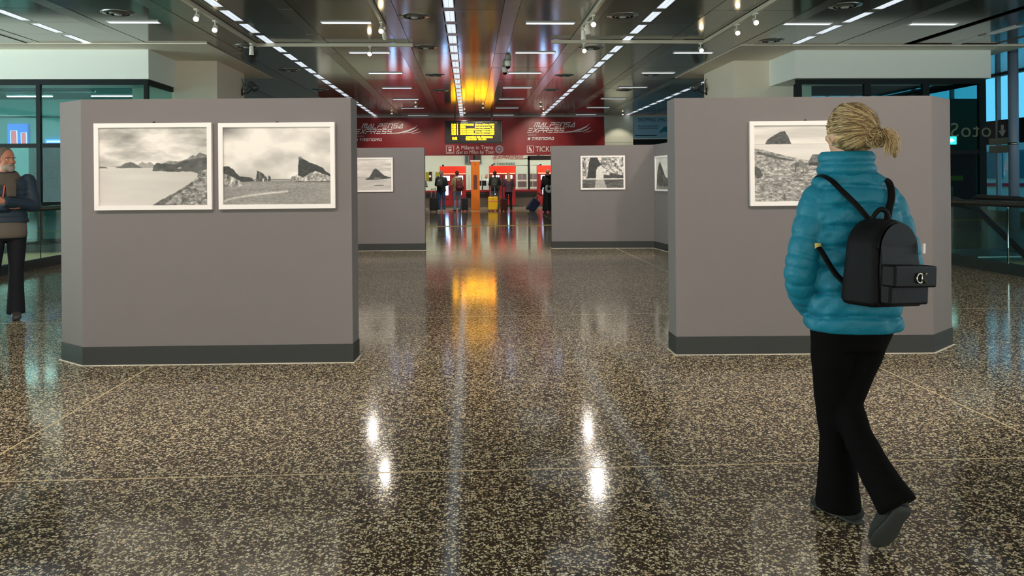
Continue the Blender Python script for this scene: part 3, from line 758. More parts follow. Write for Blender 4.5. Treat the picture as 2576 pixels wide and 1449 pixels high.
def picture(kind, w_, h_, origin, direction, label, res):
    """origin: centre on the wall face; direction: unit vector along the wall, seen left to right"""
    rz = math.atan2(direction.y, direction.x)
    root = empty('framed_photograph', origin, rz, label, 'picture', 'framed black and white photographs')
    b = .034; d = .032
    f = MB()
    f.box(-w_ / 2, w_ / 2, -d, 0, h_ / 2 - b, h_ / 2).box(-w_ / 2, w_ / 2, -d, 0, -h_ / 2, -h_ / 2 + b)
    f.box(-w_ / 2, -w_ / 2 + b, -d, 0, -h_ / 2 + b, h_ / 2 - b).box(w_ / 2 - b, w_ / 2, -d, 0, -h_ / 2 + b, h_ / 2 - b)
    f.build('frame', M_FRAME, root, bevel=.0015)
    MB().box(-w_ / 2 + b * .8, w_ / 2 - b * .8, -.012, -.002, -h_ / 2 + b * .8, h_ / 2 - b * .8).build('backing_board', mat('backing', (120, 110, 95), .8), root)
    pm = print_mesh(kind, w_ - 2 * b + .002, h_ - 2 * b + .002, *res)
    piece('photo_print', pm, root, (0, -.016, 0))
    MB().tube([(-.012, -.004, h_ / 2 - .002), (0, -.006, h_ / 2 + .012), (.012, -.004, h_ / 2 - .002)], .0035, 8).build('hanger', M_BLACK, root)
    return root

# ------------------------------------------------------------------ grey exhibition walls
def ccw(p):
    a = sum(p[i].x * p[(i + 1) % len(p)].y - p[(i + 1) % len(p)].x * p[i].y for i in range(len(p)))
    return p if a > 0 else list(reversed(p))
def grow(p, e):
    """offset a ccw polygon outwards by e"""
    n = len(p); out = []
    for i in range(n):
        a, b, c = p[i - 1], p[i], p[(i + 1) % n]
        d1 = (b - a).normalized(); d2 = (c - b).normalized(); n1 = Vector((d1.y, -d1.x, 0)); n2 = Vector((d2.y, -d2.x, 0))
        m_ = (n1 + n2); m_ = m_ / max(.2, m_.dot(n1)); out.append(b + m_ * e)
    return out
def display_wall(pts, top, label):
    pts = ccw([Vector((p.x, p.y, 0)) for p in pts]); o = sum(pts, Vector()) / len(pts)
    rel = [p - o for p in pts]
    root = empty('display_wall', (o.x, o.y, 0), 0, label, 'partition')
    MB().prism(rel, .138, top).build('wall_body', M_GREY, root, bevel=.003)
    MB().prism(grow(rel, .004), 0.004, .138).build('plinth', M_PLINTH, root, bevel=.002)
    MB().prism(grow(rel, .014), 0.0, .004).build('edge_tape', M_TAPE, root)
    return root
A1, B1 = G(-3.218, 5.75), G(-1.206, 5.78)
display_wall([A1, B1, G(-1.203, 5.99), G(-3.35, 6.02), G(-3.493, 5.95)], 1.99, 'grey display wall at near left, with two large framed landscape photographs')
A2, B2 = G(1.256, 5.93), G(3.234, 5.92)
display_wall([A2, B2, G(3.536, 6.2), G(3.40, 6.27), G(1.244, 6.15)], 1.98, 'grey display wall at near right, partly hidden by the woman in turquoise')
A3, B3 = G(-3.75, 15.2), G(-1.728, 15.2)
display_wall([A3, B3, G(-1.735, 15.4), G(-3.95, 15.4), G(-4.05, 14.1), G(-3.85, 14.05)], 2.035, 'grey display wall at far left with the rocky island photograph')
A4, B4 = G(.790, 15.4), G(2.81, 15.25); C4 = G(2.975, 13.95)
display_wall([A4, B4, C4, G(3.17, 13.97), G(3.02, 15.5), G(.79, 15.6)], 2.05, 'angled grey display wall at far right with the sea cave photograph')
def on_wall(A, B, s, z):
    d = (B - A).normalized(); nrm = Vector((d.y, -d.x, 0)); p = A + d * s + nrm * .003
    return Vector((p.x, p.y, z)), d
o_, d_ = on_wall(A1, B1, .545, 1.484); picture('bay', .87, .648, o_, d_, 'white framed photograph of a bay with dark headland, left one on the near left wall', (290, 216))
o_, d_ = on_wall(A1, B1, 1.463, 1.482); picture('stacks', .866, .644, o_, d_, 'white framed photograph of sea stacks under mist, right one on the near left wall', (290, 216))
o_, d_ = on_wall(A2, B2, 1.005, 1.468); picture('horse', .87, .650, o_, d_, 'white framed photograph of a grazing horse and rock, beside the turquoise jacket', (270, 200))
o_, d_ = on_wall(A3, B3, .967, 1.503); picture('island', .87, .675, o_, d_, 'white framed photograph of a rocky island on the far left wall', (120, 90))
o_, d_ = on_wall(A4, B4, 1.022, 1.505); picture('cave', .88, .675, o_, d_, 'white framed photograph of a sea cave on the far right wall', (130, 98))
o_, d_ = on_wall(B4, C4, .60, 1.475); picture('peak', .87, .675, o_, d_, 'white framed photograph of a pointed peak on the angled wing of the far right wall', (110, 90))

# ------------------------------------------------------------------ shop fronts either side
def frame_front(x0, x1, y, z1, mull, trans, label, side_x=None, side_y=None, post=.09):
    root = empty('shop_front', (0, y, 0), 0, label, 'shop window')
    r = MB().box(x0, x1, 0, .08, z1 - .12, z1).box(x0, x1, 0, .08, 0, .1); r.build('rail', M_DARKMETAL, root)
    MB().box(x0, x1, .01, .07, trans - .05, trans + .05).build('transom', M_DARKMETAL, root)
    for m_ in mull: MB().box(m_ - post / 2, m_ + post / 2, -.01, .09, .1, z1 - .12).build('mullion', M_DARKMETAL, root)
    edges = sorted([x0] + list(mull) + [x1])
    for a, b in zip(edges[:-1], edges[1:]):
        if b - a < .2: continue
        MB().box(a + .03, b - .03, .035, .045, trans + .05, z1 - .12).build('pane', M_DGLASS, root)
        MB().box(a + .03, b - .03, .035, .045, .1, trans - .05).build('pane', M_DGLASS, root)
    if side_x is not None:
        MB().box(side_x - .04, side_x + .04, .08, side_y - y, z1 - .12, z1).build('side_rail', M_DARKMETAL, root); MB().box(side_x - .04, side_x + .04, .08, side_y - y, 0, .1).build('side_rail', M_DARKMETAL, root)
        MB().box(side_x - .005, side_x + .005, .08, side_y - y, .1, z1 - .12).build('side_pane', M_DGLASS, root)
    return root
frame_front(-20, -7.54, 18.56, 3.83, [-18.2, -16.2, -14.2, -12.15, -10.05, -7.59], 2.285, 'dark framed shop window under the left white bulkhead', -7.59, 20.15)
frame_front(8.09, 12.95, 18.60, 3.81, [8.14, 9.9, 11.4, 12.86], 1.98, 'dark framed shop window under the right white bulkhead', 12.86, 23.0, post=.17)
# inside the left shop: backlit pictures, pale doors, dark doorway
ls = empty('lit_shop_poster', at(43, 339, 26.2) - Vector((0, 0, 0)), 0, 'backlit blue poster with two red shapes inside the left shop window', 'poster')
ls.location.y = 23.9; ls.location = (at(43, 339, d_at(43, 23.9)).x, 23.92, at(43, 339, d_at(43, 23.9)).z)
MB().box(-.29, .29, 0, .05, -.34, .33).build('light_box', mat('lit_blue', (80, 130, 210), .5, emit=(70, 130, 230), strength=.8), ls)
M_LRED = mat('lit_red', (235, 120, 130), .5, emit=(235, 110, 120), strength=.8); M_LWHT = mat('lit_white', (230, 245, 250), .5, emit=(220, 240, 250), strength=1.0)
for (x, wd, h_) in ((-.09, .085, .42), (.20, .07, .36)):
    MB().tube([(x - .01, -.02, -.3), (x - .02, -.02, -.3 + h_)], wd, 14).xform(Matrix.Scale(.15, 4, (0, 1, 0))).build('red_shape', M_LRED, ls)
    MB().tube([(x - .01, -.0, -.3), (x - .02, -.0, -.29 + h_)], wd + .018, 14).xform(Matrix.Scale(.1, 4, (0, 1, 0))).build('white_outline', M_LWHT, ls)
q = empty('lit_shop_sign', (at(134, 355, d_at(134, 23.9)).x, 23.92, at(134, 356, d_at(134, 23.9)).z), 0, 'small backlit blue and white sign beside the grey wall edge, in the left shop', 'sign')
MB().box(-.25, .5, 0, .05, -.07, .07).build('light_box', mat('lit_blue2', (60, 110, 220), .5, emit=(70, 130, 255), strength=1.6), q)
MB().box(-.2, .2, -.01, 0, -.03, .03).build('lit_line', M_LWHT, q)
dd = empty('dark_doorway', (0, 23.9, 0), 0, 'tall dark doorway inside the left shop beside the grey wall', 'doorway')
x0 = at(108, 400, d_at(108, 23.9)).x
MB().box(x0, -8.7, -.05, .0, 0, 2.62).build('opening_panel', mat('door_dark', (12, 24, 32), .4), dd)
MB().box(x0 - .06, x0, -.07, .0, 0, 2.62).build('jamb', M_DARKMETAL, dd)
rails = empty('ceiling_pipe', (0, 0, 0), 0, 'pair of pale horizontal pipes under the ceiling of the left shop', 'pipe')
for v in (238, 299):
    z = at(50, v, 21).z
    MB().tube([(-19, 21, z), (-9.9, 21, z)], .04, 10).build('pipe', mat('pale_pipe', (160, 190, 190), .4), rails, smooth=True)
cab = empty('pale_cabinet', (0, 23.6, 0), 0, 'pale cyan cabinet with dark joints in the left shop behind the man', 'cabinet')
x1 = x0 - .25
MB().box(-16.6, x1, 0, .25, 0, 2.55).build('body', mat('pale_cyan_cab', (160, 206, 204), .5), cab)
for xx in (x1 - .55, x1 - 1.15, x1 - 1.9, x1 - 2.6): MB().box(xx - .02, xx + .02, -.02, 0, .05, 2.5).build('joint', M_DARKMETAL, cab)
MB().box(x1 - 1.9, x1 - .55, -.025, -.005, 1.32, 1.36).build('joint', M_DARKMETAL, cab)
shoplamp = mat('shop_lamp', (220, 255, 252), .5, emit=(216, 255, 250), strength=80)
for i, (x, yv) in enumerate(((-17, 21.4), (-14.4, 21.4), (-11.8, 21.4), (-9.6, 21.4))):
    r = empty('ceiling_light', (x, yv, 3.75), 0, 'cool white tube lamp inside the left shop', 'ceiling light', 'tube lamps in the left shop')
    MB().box(-.6, .6, -.05, .05, .01, .06).build('housing', M_HOUSING, r); MB().box(-.58, .58, -.03, .03, -.01, .01).build('lamp', shoplamp, r)
st(MB().box(-20, -8.6, 20.3, 24, 3.95, 4.0), 'ceiling_left_shop', mat('shop_ceiling', (60, 84, 84), .3, .3))
# inside the right shop
st(MB().box(9.25, at(2468, 400, d_at(2468, 23.2)).x, 23.2, 23.3, 0, 3.8), 'wall_right_shop', mat('shop_back', (70, 84, 74), .6))
st(MB().box(9.25, 12.8, 20.3, 23.2, 3.9, 3.95), 'ceiling_right_shop', mat('shop_ceiling2', (30, 38, 38), .5))
rp = empty('red_shop_panel', (0, 23.18, 0), 0, 'dark red wall panel with a yellow notice inside the right shop', 'wall panel')
xr0, xr1 = 9.3, at(2453, 400, d_at(2453, 23.18)).x
MB().box(xr0, xr1, -.03, 0, .05, 2.15).build('panel', mat('maroon', (98, 24, 30), .5), rp)
MB().box(xr1 - 1.45, xr1 - .42, -.04, -.03, 1.25, 1.4).build('yellow_notice', mat('notice_yellow', (150, 140, 30), .6), rp)
MB().box(xr1 - 1.05, xr1 - .75, -.04, -.03, .78, 1.08).build('white_notice', mat('notice_grey', (140, 130, 120), .6), rp)
st(MB().box(9.3, 12.2, 23.1, 23.19, 2.35, 3.5), 'trim_6', mat('dark_teal_board', (10, 46, 52), .5))
fl_ = empty('reversed_lettering', (0, 18.62, 0), 0, 'reversed grey lettering on the dark right shop window', 'window lettering')
pz = at(2400, 345, d_at(2400, 18.6)).z
me_ = text('lettering', 'otoSqua', .52, mat('dull_letter', (96, 104, 84), .6), fl_, (at(2494, 340, d_at(2494, 18.6)).x, -.03, pz), rot=(PI / 2, 0, PI), sx=1.0, space=1.12)
ex = empty('exit_sign', (at(2396, 353, d_at(2396, 18.5)).x, 18.56, at(2396, 353, d_at(2396, 18.5)).z), 0, 'small lit green exit sign with white arrow on the right shop window', 'exit sign')
MB().box(-.32, .15, 0, .05, -.10, .10).build('light_box', mat('exit_green', (40, 190, 180), .5, emit=(30, 200, 190), strength=1.6), ex, bevel=.01)
MB().slab_xz([(-.12, -.02), (0, -.02), (0, -.06), (.09, 0), (0, .06), (0, .02), (-.12, .02)], -.006, 0).build('arrow', mat('exit_white', (240, 255, 255), .5, emit=(235, 255, 255), strength=6), ex)
# arrow sign and plates on the dark header of the right side wall
def on_right(u, v):
    a = (u - 1288) / F_PX; D = 16.49 / (a * cs + sn); return at(u, v, D)
p = on_right(2523, 328)
ar = empty('arrow_sign', p, -PI / 2, 'white down arrow on the dark header beside the bright side windows', 'sign')
MB().slab_xz([(-.05, .17), (.05, .17), (.05, .0), (.16, .0), (0, -.19), (-.16, .0), (-.05, .0)], -.03, -.01).build('arrow', M_LETTER, ar)
MB().box(-.35, .35, -.01, .0, -.22, .3).build('board', mat('dark_header', (22, 44, 44), .4), ar)
p = on_right(2525, 368)
pl = empty('door_canopy', p, -PI / 2, 'beige boxed canopy over the side door under the arrow sign', 'canopy')
MB().box(-.5, .5, -.12, .0, .06, .26).build('panel', mat('canopy_beige', (176, 170, 150), .5), pl); MB().box(-.5, .5, -.12, .0, -.2, .03).build('panel', mat('canopy_beige', (176, 170, 150), .5), pl)
co = empty('round_column', (14.1, 19.2, 0), 0, 'slim blue grey round column before the bright side windows', 'column')
MB().tube([(0, 0, 0), (0, 0, CH)], .12, 24).build('shaft', mat('column_blue', (142, 160, 186), .4), co, smooth=True)
MB().tube([(0, 0, 2.18), (0, 0, 2.24)], .135, 24).build('collar', M_STEEL, co, smooth=True)
# kiosk seen outside the glazed side wall
kb_ = empty('outdoor_kiosk', (19.5, 27.5, 0), 0, 'bright white building with red stripe outside the side windows', 'building')
MB().box(0, 3, -5, 9, 0, 3.0).build('body', mat('kiosk_white', (215, 235, 240), .6), kb_)
MB().box(-.03, 0, -5, 9, 1.0, 1.12).build('red_stripe', mat('kiosk_red', (220, 30, 70), .5), kb_)
for yy in np.arange(-4.6, 8.5, 1.4): MB().box(-.03, 0, yy, yy + .9, 1.3, 2.3).build('pane', mat('kiosk_pane', (70, 130, 150), .2), kb_)
st(MB().box(16.7, 60, -20, 60, -.3, -.02).box(-60, -20.2, -20, 60, -.3, -.02), 'ground', mat('outdoor_ground', (150, 150, 145), .8))

# ------------------------------------------------------------------ balustrades and escalator
def balustrade(x, y0, y1, label, endx=None):
    root = empty('glass_balustrade', (x, y0, 0), 0, label, 'balustrade'); L_ = y1 - y0
    path = [(0, 0, .97), (0, L_, .97)] + ([(endx - x, L_, .97)] if endx else [])
    MB().tube(path[:2], .045, 14).build('handrail', mat('rail_dark', (28, 34, 32), .25, .6), root, smooth=True)
    MB().box(-.045, .045, 0, L_, 0, .15).build('base_channel', mat('channel_dark', (26, 40, 38), .45), root)
    n = max(1, round(L_ / 1.6))
    for i in range(n):
        MB().box(-.006, .006, i * L_ / n + .01, (i + 1) * L_ / n - .01, .15, .93).build('glass_panel', M_GLASS, root)
    if endx:
        a, b = sorted((0, endx - x))
        MB().tube([(a, L_, .97), (b, L_, .97)], .045, 14).build('handrail', mat('rail_dark', (28, 34, 32), .25, .6), root, smooth=True)
        MB().box(a, b, L_ - .045, L_ + .045, 0, .15).build('base_channel', mat('channel_dark', (26, 40, 38), .45), root)
        MB().box(a + .05, b - .05, L_ - .006, L_ + .006, .15, .93).build('glass_panel', M_GLASS, root)
    return root
balustrade(-7.05, 3.9, 16.1, 'glass balustrade with dark rail beside the stairwell behind the bearded man', -10.4)
balustrade(7.47, 3.9, 11.9, 'glass balustrade with dark rail beside the escalator at right')
es = empty('escalator', (8.48, 12.5, 0), 0, 'descending escalator behind the right glass balustrade', 'escalator')
SL = math.tan(math.radians(31))
for xo in (0.0, 1.15):
    MB().tube([(xo, 1.6, .80), (xo, 1.75, .90), (xo, 1.6, .97), (xo, .5, .96), (xo, 0, .86), (xo, -7.2, .86 - 7.2 * SL)], .05, 12).build('handrail', mat('rubber', (24, 24, 26), .4), es, smooth=True)
    i = MB(); i.v = [(xo - .006, 1.5, 0), (xo - .006, 1.5, .9), (xo - .006, 0, .8), (xo - .006, -7.2, .8 - 7.2 * SL), (xo - .006, -7.2, .0 - 7.2 * SL), (xo - .006, 0, 0)]
    i.v += [(a + .012, b, c) for a, b, c in i.v]; i.f = [(0, 1, 2, 5), (5, 2, 3, 4), (11, 8, 7, 6), (10, 9, 8, 11), (1, 7, 8, 2), (2, 8, 9, 3)]; i.m = [0] * 6
    i.build('side_panel', M_DGLASS, es)
s_ = MB()
for k in range(17): s_.box(.08, 1.07, -.4 * (k + 1) + .0, -.4 * k, -.24 * (k + 1) - .2, -.24 * (k + 1) + .02)
tag(s_.build('steps', mat('step_grey', (70, 72, 74), .4, .6), es), kind='stuff')
MB().box(.05, 1.1, 0, 1.4, .001, .012).build('landing_plate', M_STEEL, es)

# ------------------------------------------------------------------ lighting tracks and spotlights
def track(path, label):
    root = empty('lighting_track', (path[0][0], path[0][1], CH - .03), 0, label, 'lighting track')
    for a, b in zip(path[:-1], path[1:]):
        a = Vector((a[0], a[1], 0)) - Vector((path[0][0], path[0][1], 0)); b = Vector((b[0], b[1], 0)) - Vector((path[0][0], path[0][1], 0))
        d = (b - a).normalized(); n_ = Vector((-d.y, d.x, 0)) * .028
        MB().prism([a - n_, b - n_, b + n_, a + n_][::1], -.055, .02).build('rail', M_TRACK, root)
    return root
track([(-4.83, 9.0), (-4.83, 17.8), (-1.28, 17.8)], 'white L-shaped lighting track on the left of the ceiling')
track([(5.40, 9.0), (5.40, 17.35), (1.88, 17.35)], 'white L-shaped lighting track on the right of the ceiling')
track([(-1.69, 9.5), (-1.69, 15.8)], 'short straight lighting track left of the hall centre')
track([(2.35, 9.5), (2.35, 15.8)], 'short straight lighting track right of the hall centre')
track([(-4.3, 1.9), (-.6, 1.9)], 'lighting track above the viewer on the left, out of view')
track([(.8, 1.9), (4.3, 1.9)], 'lighting track above the viewer on the right, out of view')
def spot(x, y, aim, label, watt, on=True, cone=62, grp='track spotlights'):
    root = empty('track_spotlight', (x, y, CH - .085), 0, label, 'spotlight', grp)
    MB().box(-.03, .03, -.075, .075, -.025, 0).build('adapter', M_SPOT, root)
    MB().tube([(0, 0, -.02), (0, 0, -.10)], .010, 10).build('stem', M_SPOT, root)
    d = (Vector(aim) - Vector((x, y, CH - .2))).normalized()
    c = Vector((0, 0, -.14)); a = c - d * .10; b = c + d * .10
    m_ = MB(); m_.tube([a, a + d * .01, c, b - d * .005, b], [.030, .042, .046, .052, .052], 20, up=(1, 0, 0)).build('lamp_body', M_SPOT, root, smooth=True)
    if on:
        m_ = MB(); m_.tube([b + d * .001, b + d * .008], [.044, .030], 20, up=(1, 0, 0)).build('lamp_face', M_BULB, root)
        l = bpy.data.lights.new('spot_light', 'SPOT'); l.energy = watt; l.color = (1.0, .89, .80); l.spot_size = math.radians(cone); l.spot_blend = .7; l.shadow_soft_size = .04
        lo = bpy.data.objects.new('light', l); COL.objects.link(lo); lo.parent = root; lo.location = b + d * .03
        lo.rotation_euler = d.to_track_quat('-Z', 'Y').to_euler()
    return root
W_ = SPOT_WATT
spot(-4.83, 14.0, (-3.6, 8, .6), 'lit spotlight on the left track, second nearest its front end', W_ * .06)
spot(-4.83, 15.0, (-3.6, 9, .6), 'lit spotlight on the left track, nearer its corner', W_ * .06)
spot(-4.83, 17.45, (-5.1, 18.4, 0), 'unlit white spotlight at the corner of the left track', 0, on=False)
spot(-1.69, 15.1, (-1.2, 8, .5), 'lit spotlight on the short left track', W_ * .06)
spot(-1.69, 15.65, (-1.3, 22, 1.5), 'small spotlight turned away at the end of the short left track', 0, on=False)
spot(-2.25, 17.8, (-2.2, 10, .6), 'lit spotlight below the cross piece of the left track', W_ * .06)
spot(2.35, 14.4, (2.3, 8, .5), 'brightest lit spotlight on the short right track', W_ * .14)
spot(2.35, 15.05, (2.7, 14.5, 1), 'spotlight tilted right on the short right track', 0, on=False)
spot(2.35, 15.6, (2.3, 15.5, 0), 'spotlight hanging straight down at the end of the short right track', 0, on=False)
spot(2.62, 17.35, (2.6, 10, .6), 'lit spotlight below the cross piece of the right track', W_ * .06)
spot(5.30, 17.30, (4.6, 10, .6), 'lit spotlight at the corner of the right track', W_ * .06)
spot(5.40, 15.2, (4.4, 9, .6), 'lit spotlight on the right track, nearer its corner', W_ * .06)
spot(5.40, 14.2, (4.2, 8, .6), 'lit spotlight on the right track, nearest its front end', W_ * .06)
# the ones that light the walls
for x, ax in ((-3.7, -2.9), (-2.6, -2.2), (-1.4, -1.5)): spot(x, 1.9, (ax, 5.8, 1.35), 'spotlight above the viewer aimed at the near left wall', W_ * .55, cone=75, grp='spotlights out of view, left')
for x, ax in ((1.4, 1.8), (2.6, 2.6), (3.9, 3.6)): spot(x, 1.9, (ax, 5.9, 1.35), 'spotlight above the viewer aimed at the near right wall', W_ * .55, cone=75, grp='spotlights out of view, right')
spot(5.40, 11.0, (2.4, 15.3, 1.5), 'spotlight on the right track aimed at the far right wall', W_ * .9, cone=70)
spot(2.35, 11.0, (2.4, 15.3, 1.4), 'spotlight on the short right track aimed at the far right wall', W_ * .9, cone=70)
spot(-4.83, 11.0, (-1.8, 15.2, 1.5), 'spotlight on the left track aimed at the far left wall', W_ * .9, cone=70)
spot(-1.69, 11.0, (-1.8, 15.2, 1.4), 'spotlight on the short left track aimed at the far left wall', W_ * .9, cone=70)

# ------------------------------------------------------------------ surveillance cameras
def cctv(loc, side, label):
    """fixed on a wall face whose outward normal is side * x"""
    root = empty('security_camera', loc, 0, label, 'security camera'); root.scale = (1.4, 1.4, 1.4)
    MB().box(-.01, .01, -.04, .04, -.07, .07).build('wall_plate', M_BLACK, root)
    MB().tube([(0, 0, -.04), (side * .13, -.03, -.01), (side * .22, -.06, .05)], .012, 8).build('arm', M_BLACK, root, smooth=True)
    d = Vector((side * .45, -.75, -.35)).normalized(); c = Vector((side * .24, -.08, .10))
    MB().tube([c - d * .16, c + d * .16], .055, 18).build('body', mat('camera_black', (8, 8, 9), .4), root, smooth=True)
    MB().tube([c - d * .13 + Vector((0, 0, .03)), c + d * .22 + Vector((0, 0, .03))], [(.05, .07), (.05, .07)], 18).build('sunshield', mat('camera_silver', (96, 104, 108), .35, .5), root, smooth=True)
    MB().tube([c + d * .16, c + d * .165], .04, 18).build('lens', mat('lens_glass', (8, 8, 12), .05), root)
    MB().tube([(0, .0, .28), (side * .03, 0, .16), (side * .01, 0, .08), (side * .08, -.02, .02), tuple(c - d * .16)], .008, 8).build('cable', mat('cable_grey', (90, 86, 80), .6), root, smooth=True)
    return root
cctv((-6.46, 22.35, 3.96), 1, 'black security camera on a bracket by the left white column')
cctv((7.07, 22.55, 3.96), -1, 'black security camera on a bracket by the right white column')
def dome(u, v, z, label):
    p = at(u, v, (CH - CAM_H) * F_PX / (456 - v + 0.0))
    root = empty('dome_camera', (p.x, p.y, CH - .006), 0, label, 'security camera')
    MB().stack([(0, 0, 0, .09, .09), (-.10, 0, 0, .085, .085), (-.15, 0, 0, .07, .07)], 24).build('base', M_SPOT, root, smooth=True)
    MB().ball((0, 0, -.16), (.065, .065, .06)).build('dome', mat('dome_black', (12, 12, 14), .1), root, smooth=True)
dome(1278, 152, 0, 'white dome camera with dark lens under the ceiling, nearer one right of the centre row')
dome(1270, 168, 0, 'white dome camera under the ceiling, farther one right of the centre row')

# ------------------------------------------------------------------ ticket area
pi_ = empty('info_pillar', (at(1196, 480, 36.9).x, 36.6, 0), 0, 'square orange pillar with a dark inset panel and white cap', 'pillar')
M_OR = mat('orange_paint', (232, 122, 12), .4)
MB().box(-.205, .205, 0, .35, 0, 2.30).build('body', M_OR, pi_, bevel=.01)
MB().box(-.235, .235, -.03, .38, 2.30, 2.37).build('cap', M_FRAME, pi_)
MB().box(-.09, .09, -.012, 0, .97, 1.66).build('inset_panel', mat('pillar_inset', (110, 56, 44), .4), pi_)
annulus(.03, .045, 20).build('ring_emblem', mat('dull_red', (170, 60, 20), .5), pi_, loc=(0, 0, 2.17))
MB().box(-.11, .0, .1, .2, 2.37, 2.60).build('pole', M_BLACK, pi_)

M_SCR = mat('machine_screen', (235, 245, 255), .4, emit=(215, 230, 255), strength=3.5)
M_SCRB = mat('machine_screen_blue', (190, 225, 255), .4, emit=(130, 190, 255), strength=6.0)
M_MRED = mat('machine_red', (150, 18, 26), .35); M_MHEAD = mat('machine_header', (235, 52, 20), .4)
def machine(x, label):
    r = empty('ticket_machine', (x, 39.9, 0), 0, label, 'ticket machine', 'double red ticket machines')
    MB().box(-.68, .68, 0, .75, .10, 1.76).build('cabinet', M_MRED, r, bevel=.01)
    h = MB(); h.v = [(-.68, 0, 1.76), (.68, 0, 1.76), (.68, .75, 1.76), (-.68, .75, 1.76), (-.68, .12, 2.16), (.68, .12, 2.16), (.68, .75, 2.16), (-.68, .75, 2.16)]
    h.f = [(0, 3, 2, 1), (4, 5, 6, 7), (0, 1, 5, 4), (1, 2, 6, 5), (2, 3, 7, 6), (3, 0, 4, 7)]; h.m = [0] * 6
    h.build('header', M_MHEAD, r); MB().box(-.66, .66, -.01, .0, 1.74, 1.78).build('header_light', mat('header_light', (255, 190, 150), .4, emit=(255, 150, 110), strength=1.2), r)
    MB().box(-.68, .68, .05, .75, 0, .10).build('base', mat('machine_base', (96, 92, 84), .4), r)
    for sx in (-.34, .34):
        MB().box(sx - .18, sx + .18, -.015, 0, 1.42, 1.66).build('upper_screen', M_SCR, r, bevel=.03)
        MB().box(sx - .10, sx + .10, -.02, 0, .66, 1.18).build('touch_screen', M_SCRB, r, bevel=.015)
        MB().box(sx + .14, sx + .22, -.02, 0, .9, 1.1).build('card_reader', M_BLACK, r); MB().box(sx - .12, sx + .12, -.02, 0, .42, .5).build('ticket_tray', mat('tray_red', (110, 20, 24), .4), r)
    MB().box(-.02, .02, -.012, 0, .12, 1.74).build('divider', mat('machine_dark', (60, 10, 20), .4), r)
    MB().box(-.56, -.46, .2, .3, 2.16, 2.24).build('camera_pod', M_BLACK, r)
    return r
def xat(u, Y): return at(u, 480, d_at(u, Y)).x
machine(xat(1139.5, 39.9), 'double red ticket machine left of the orange pillar')
machine(xat(1264, 39.9), 'double red ticket machine right of the orange pillar, behind the yellow suitcase')
machine(xat(1386, 39.9), 'double red ticket machine half hidden by the far right grey wall')
machine(xat(1008, 39.9), 'double red ticket machine behind the far left grey wall, seen only in reflections')

CY = 40.9
sc_ = empty('service_counter', (0, CY, 0), 0, 'long ticket counter with granite base, black band and red rail', 'counter')
MB().box(-7.7, 6.2, 0, .6, 0, .50).build('granite_base', mat('granite', (108, 100, 88), .35, noise=.3, nscale=60), sc_)
MB().box(-7.7, 6.2, -.05, .6, .50, .70).build('black_band', M_BLACK, sc_)
MB().box(-7.7, 6.2, .02, .5, .70, .80).build('dark_shelf', mat('dark_shelf', (70, 50, 48), .4), sc_)
MB().box(-7.7, 6.2, -.03, .1, .80, .90).build('red_rail', mat('rail_red', (168, 34, 42), .4), sc_)
for u in (1095, 1180, 1212, 1232):
    x = xat(u, CY); MB().box(x - .015, x + .015, .1, .14, .9, 1.7).build('screen_post', M_STEEL, sc_)
gl = empty('glazed_office_front', (0, CY + .7, 0), 0, 'glazed ticket office front with black post, header and white shelves', 'partition')
Y_ = CY + .7
def X_(u): return xat(u, Y_)
def Z_(v): return at(1330, v, d_at(1330, Y_)).z
MB().box(X_(1328), X_(1333), -.1, 0, 0, Z_(395)).build('post', M_BLACK, gl)
MB().box(X_(1328), X_(1420), -.1, 0, Z_(403), Z_(392)).build('header', M_BLACK, gl)
MB().box(X_(1297), X_(1420), .0, .1, Z_(485), Z_(478)).build('red_band', mat('rail_red', (168, 34, 42), .4), gl)
MB().box(X_(1297), X_(1356), .0, .3, Z_(478), Z_(473)).build('white_shelf', M_FRAME, gl); MB().box(X_(1297), X_(1356), .0, .3, Z_(455), Z_(453)).build('white_shelf', M_FRAME, gl)
mg = mat('grey_board', (140, 136, 140), .6)
for (a, b, c, d) in ((1303, 1313, 452, 437), (1314, 1325, 452, 437), (1334, 1341, 451, 437), (1342, 1352, 451, 437), (1303, 1325, 471, 456), (1334, 1340, 470, 456), (1341, 1353, 470, 456)):
    MB().box(X_(a), X_(b), .05, .1, Z_(c), Z_(d)).build('board', mg, gl)
for (a, b) in ((1297, 1329), (1333, 1358)):
    MB().tube([(X_(a), 0, Z_(470)), (X_(a), 0, Z_(416)), (X_(b), 0, Z_(416))], .015, 6).build('thin_frame', M_BLACK, gl)
for nm, u0, v0, u1, v1 in (('yellow', 1071, 454, 1079, 433), ('black', 1079.5, 455, 1087, 432), ('yellow', 1096, 444, 1104, 433)):
    q = empty('notice', (xat((u0 + u1) / 2, 44.4), 44.45, 0), 0, nm + ' paper notice on the ticket hall wall at left' + (' behind the travellers' if u0 > 1090 else ', with a round emblem' if nm == 'black' else ', beside the black one'), 'notice')
    k = 44.4 / F_PX; z0, z1 = at(u0, v0, 44.4).z, at(u0, v1, 44.4).z
    MB().box(-(u1 - u0) / 2 * k, (u1 - u0) / 2 * k, 0, .03, z0, z1).build('sheet', mat('notice_' + nm, (206, 196, 40) if nm == 'yellow' else (30, 28, 26), .5), q)
    if nm == 'black': annulus(.001, .07, 20).build('emblem', M_FRAME, q, loc=(-.03, -.002, (z0 + z1) / 2))
wb = empty('wall_monitor', (xat(1191, 44.3), 44.4, 0), 0, 'wide dark framed window pane high on the wall behind the orange pillar', 'monitor')
z0, z1 = at(1190, 412, 44.3).z, at(1190, 388, 44.3).z; k = 44.3 / F_PX
MB().box(-21 * k, 21 * k, -.02, .06, z0, z1).build('frame', mat('frame_grey', (120, 128, 128), .5), wb)
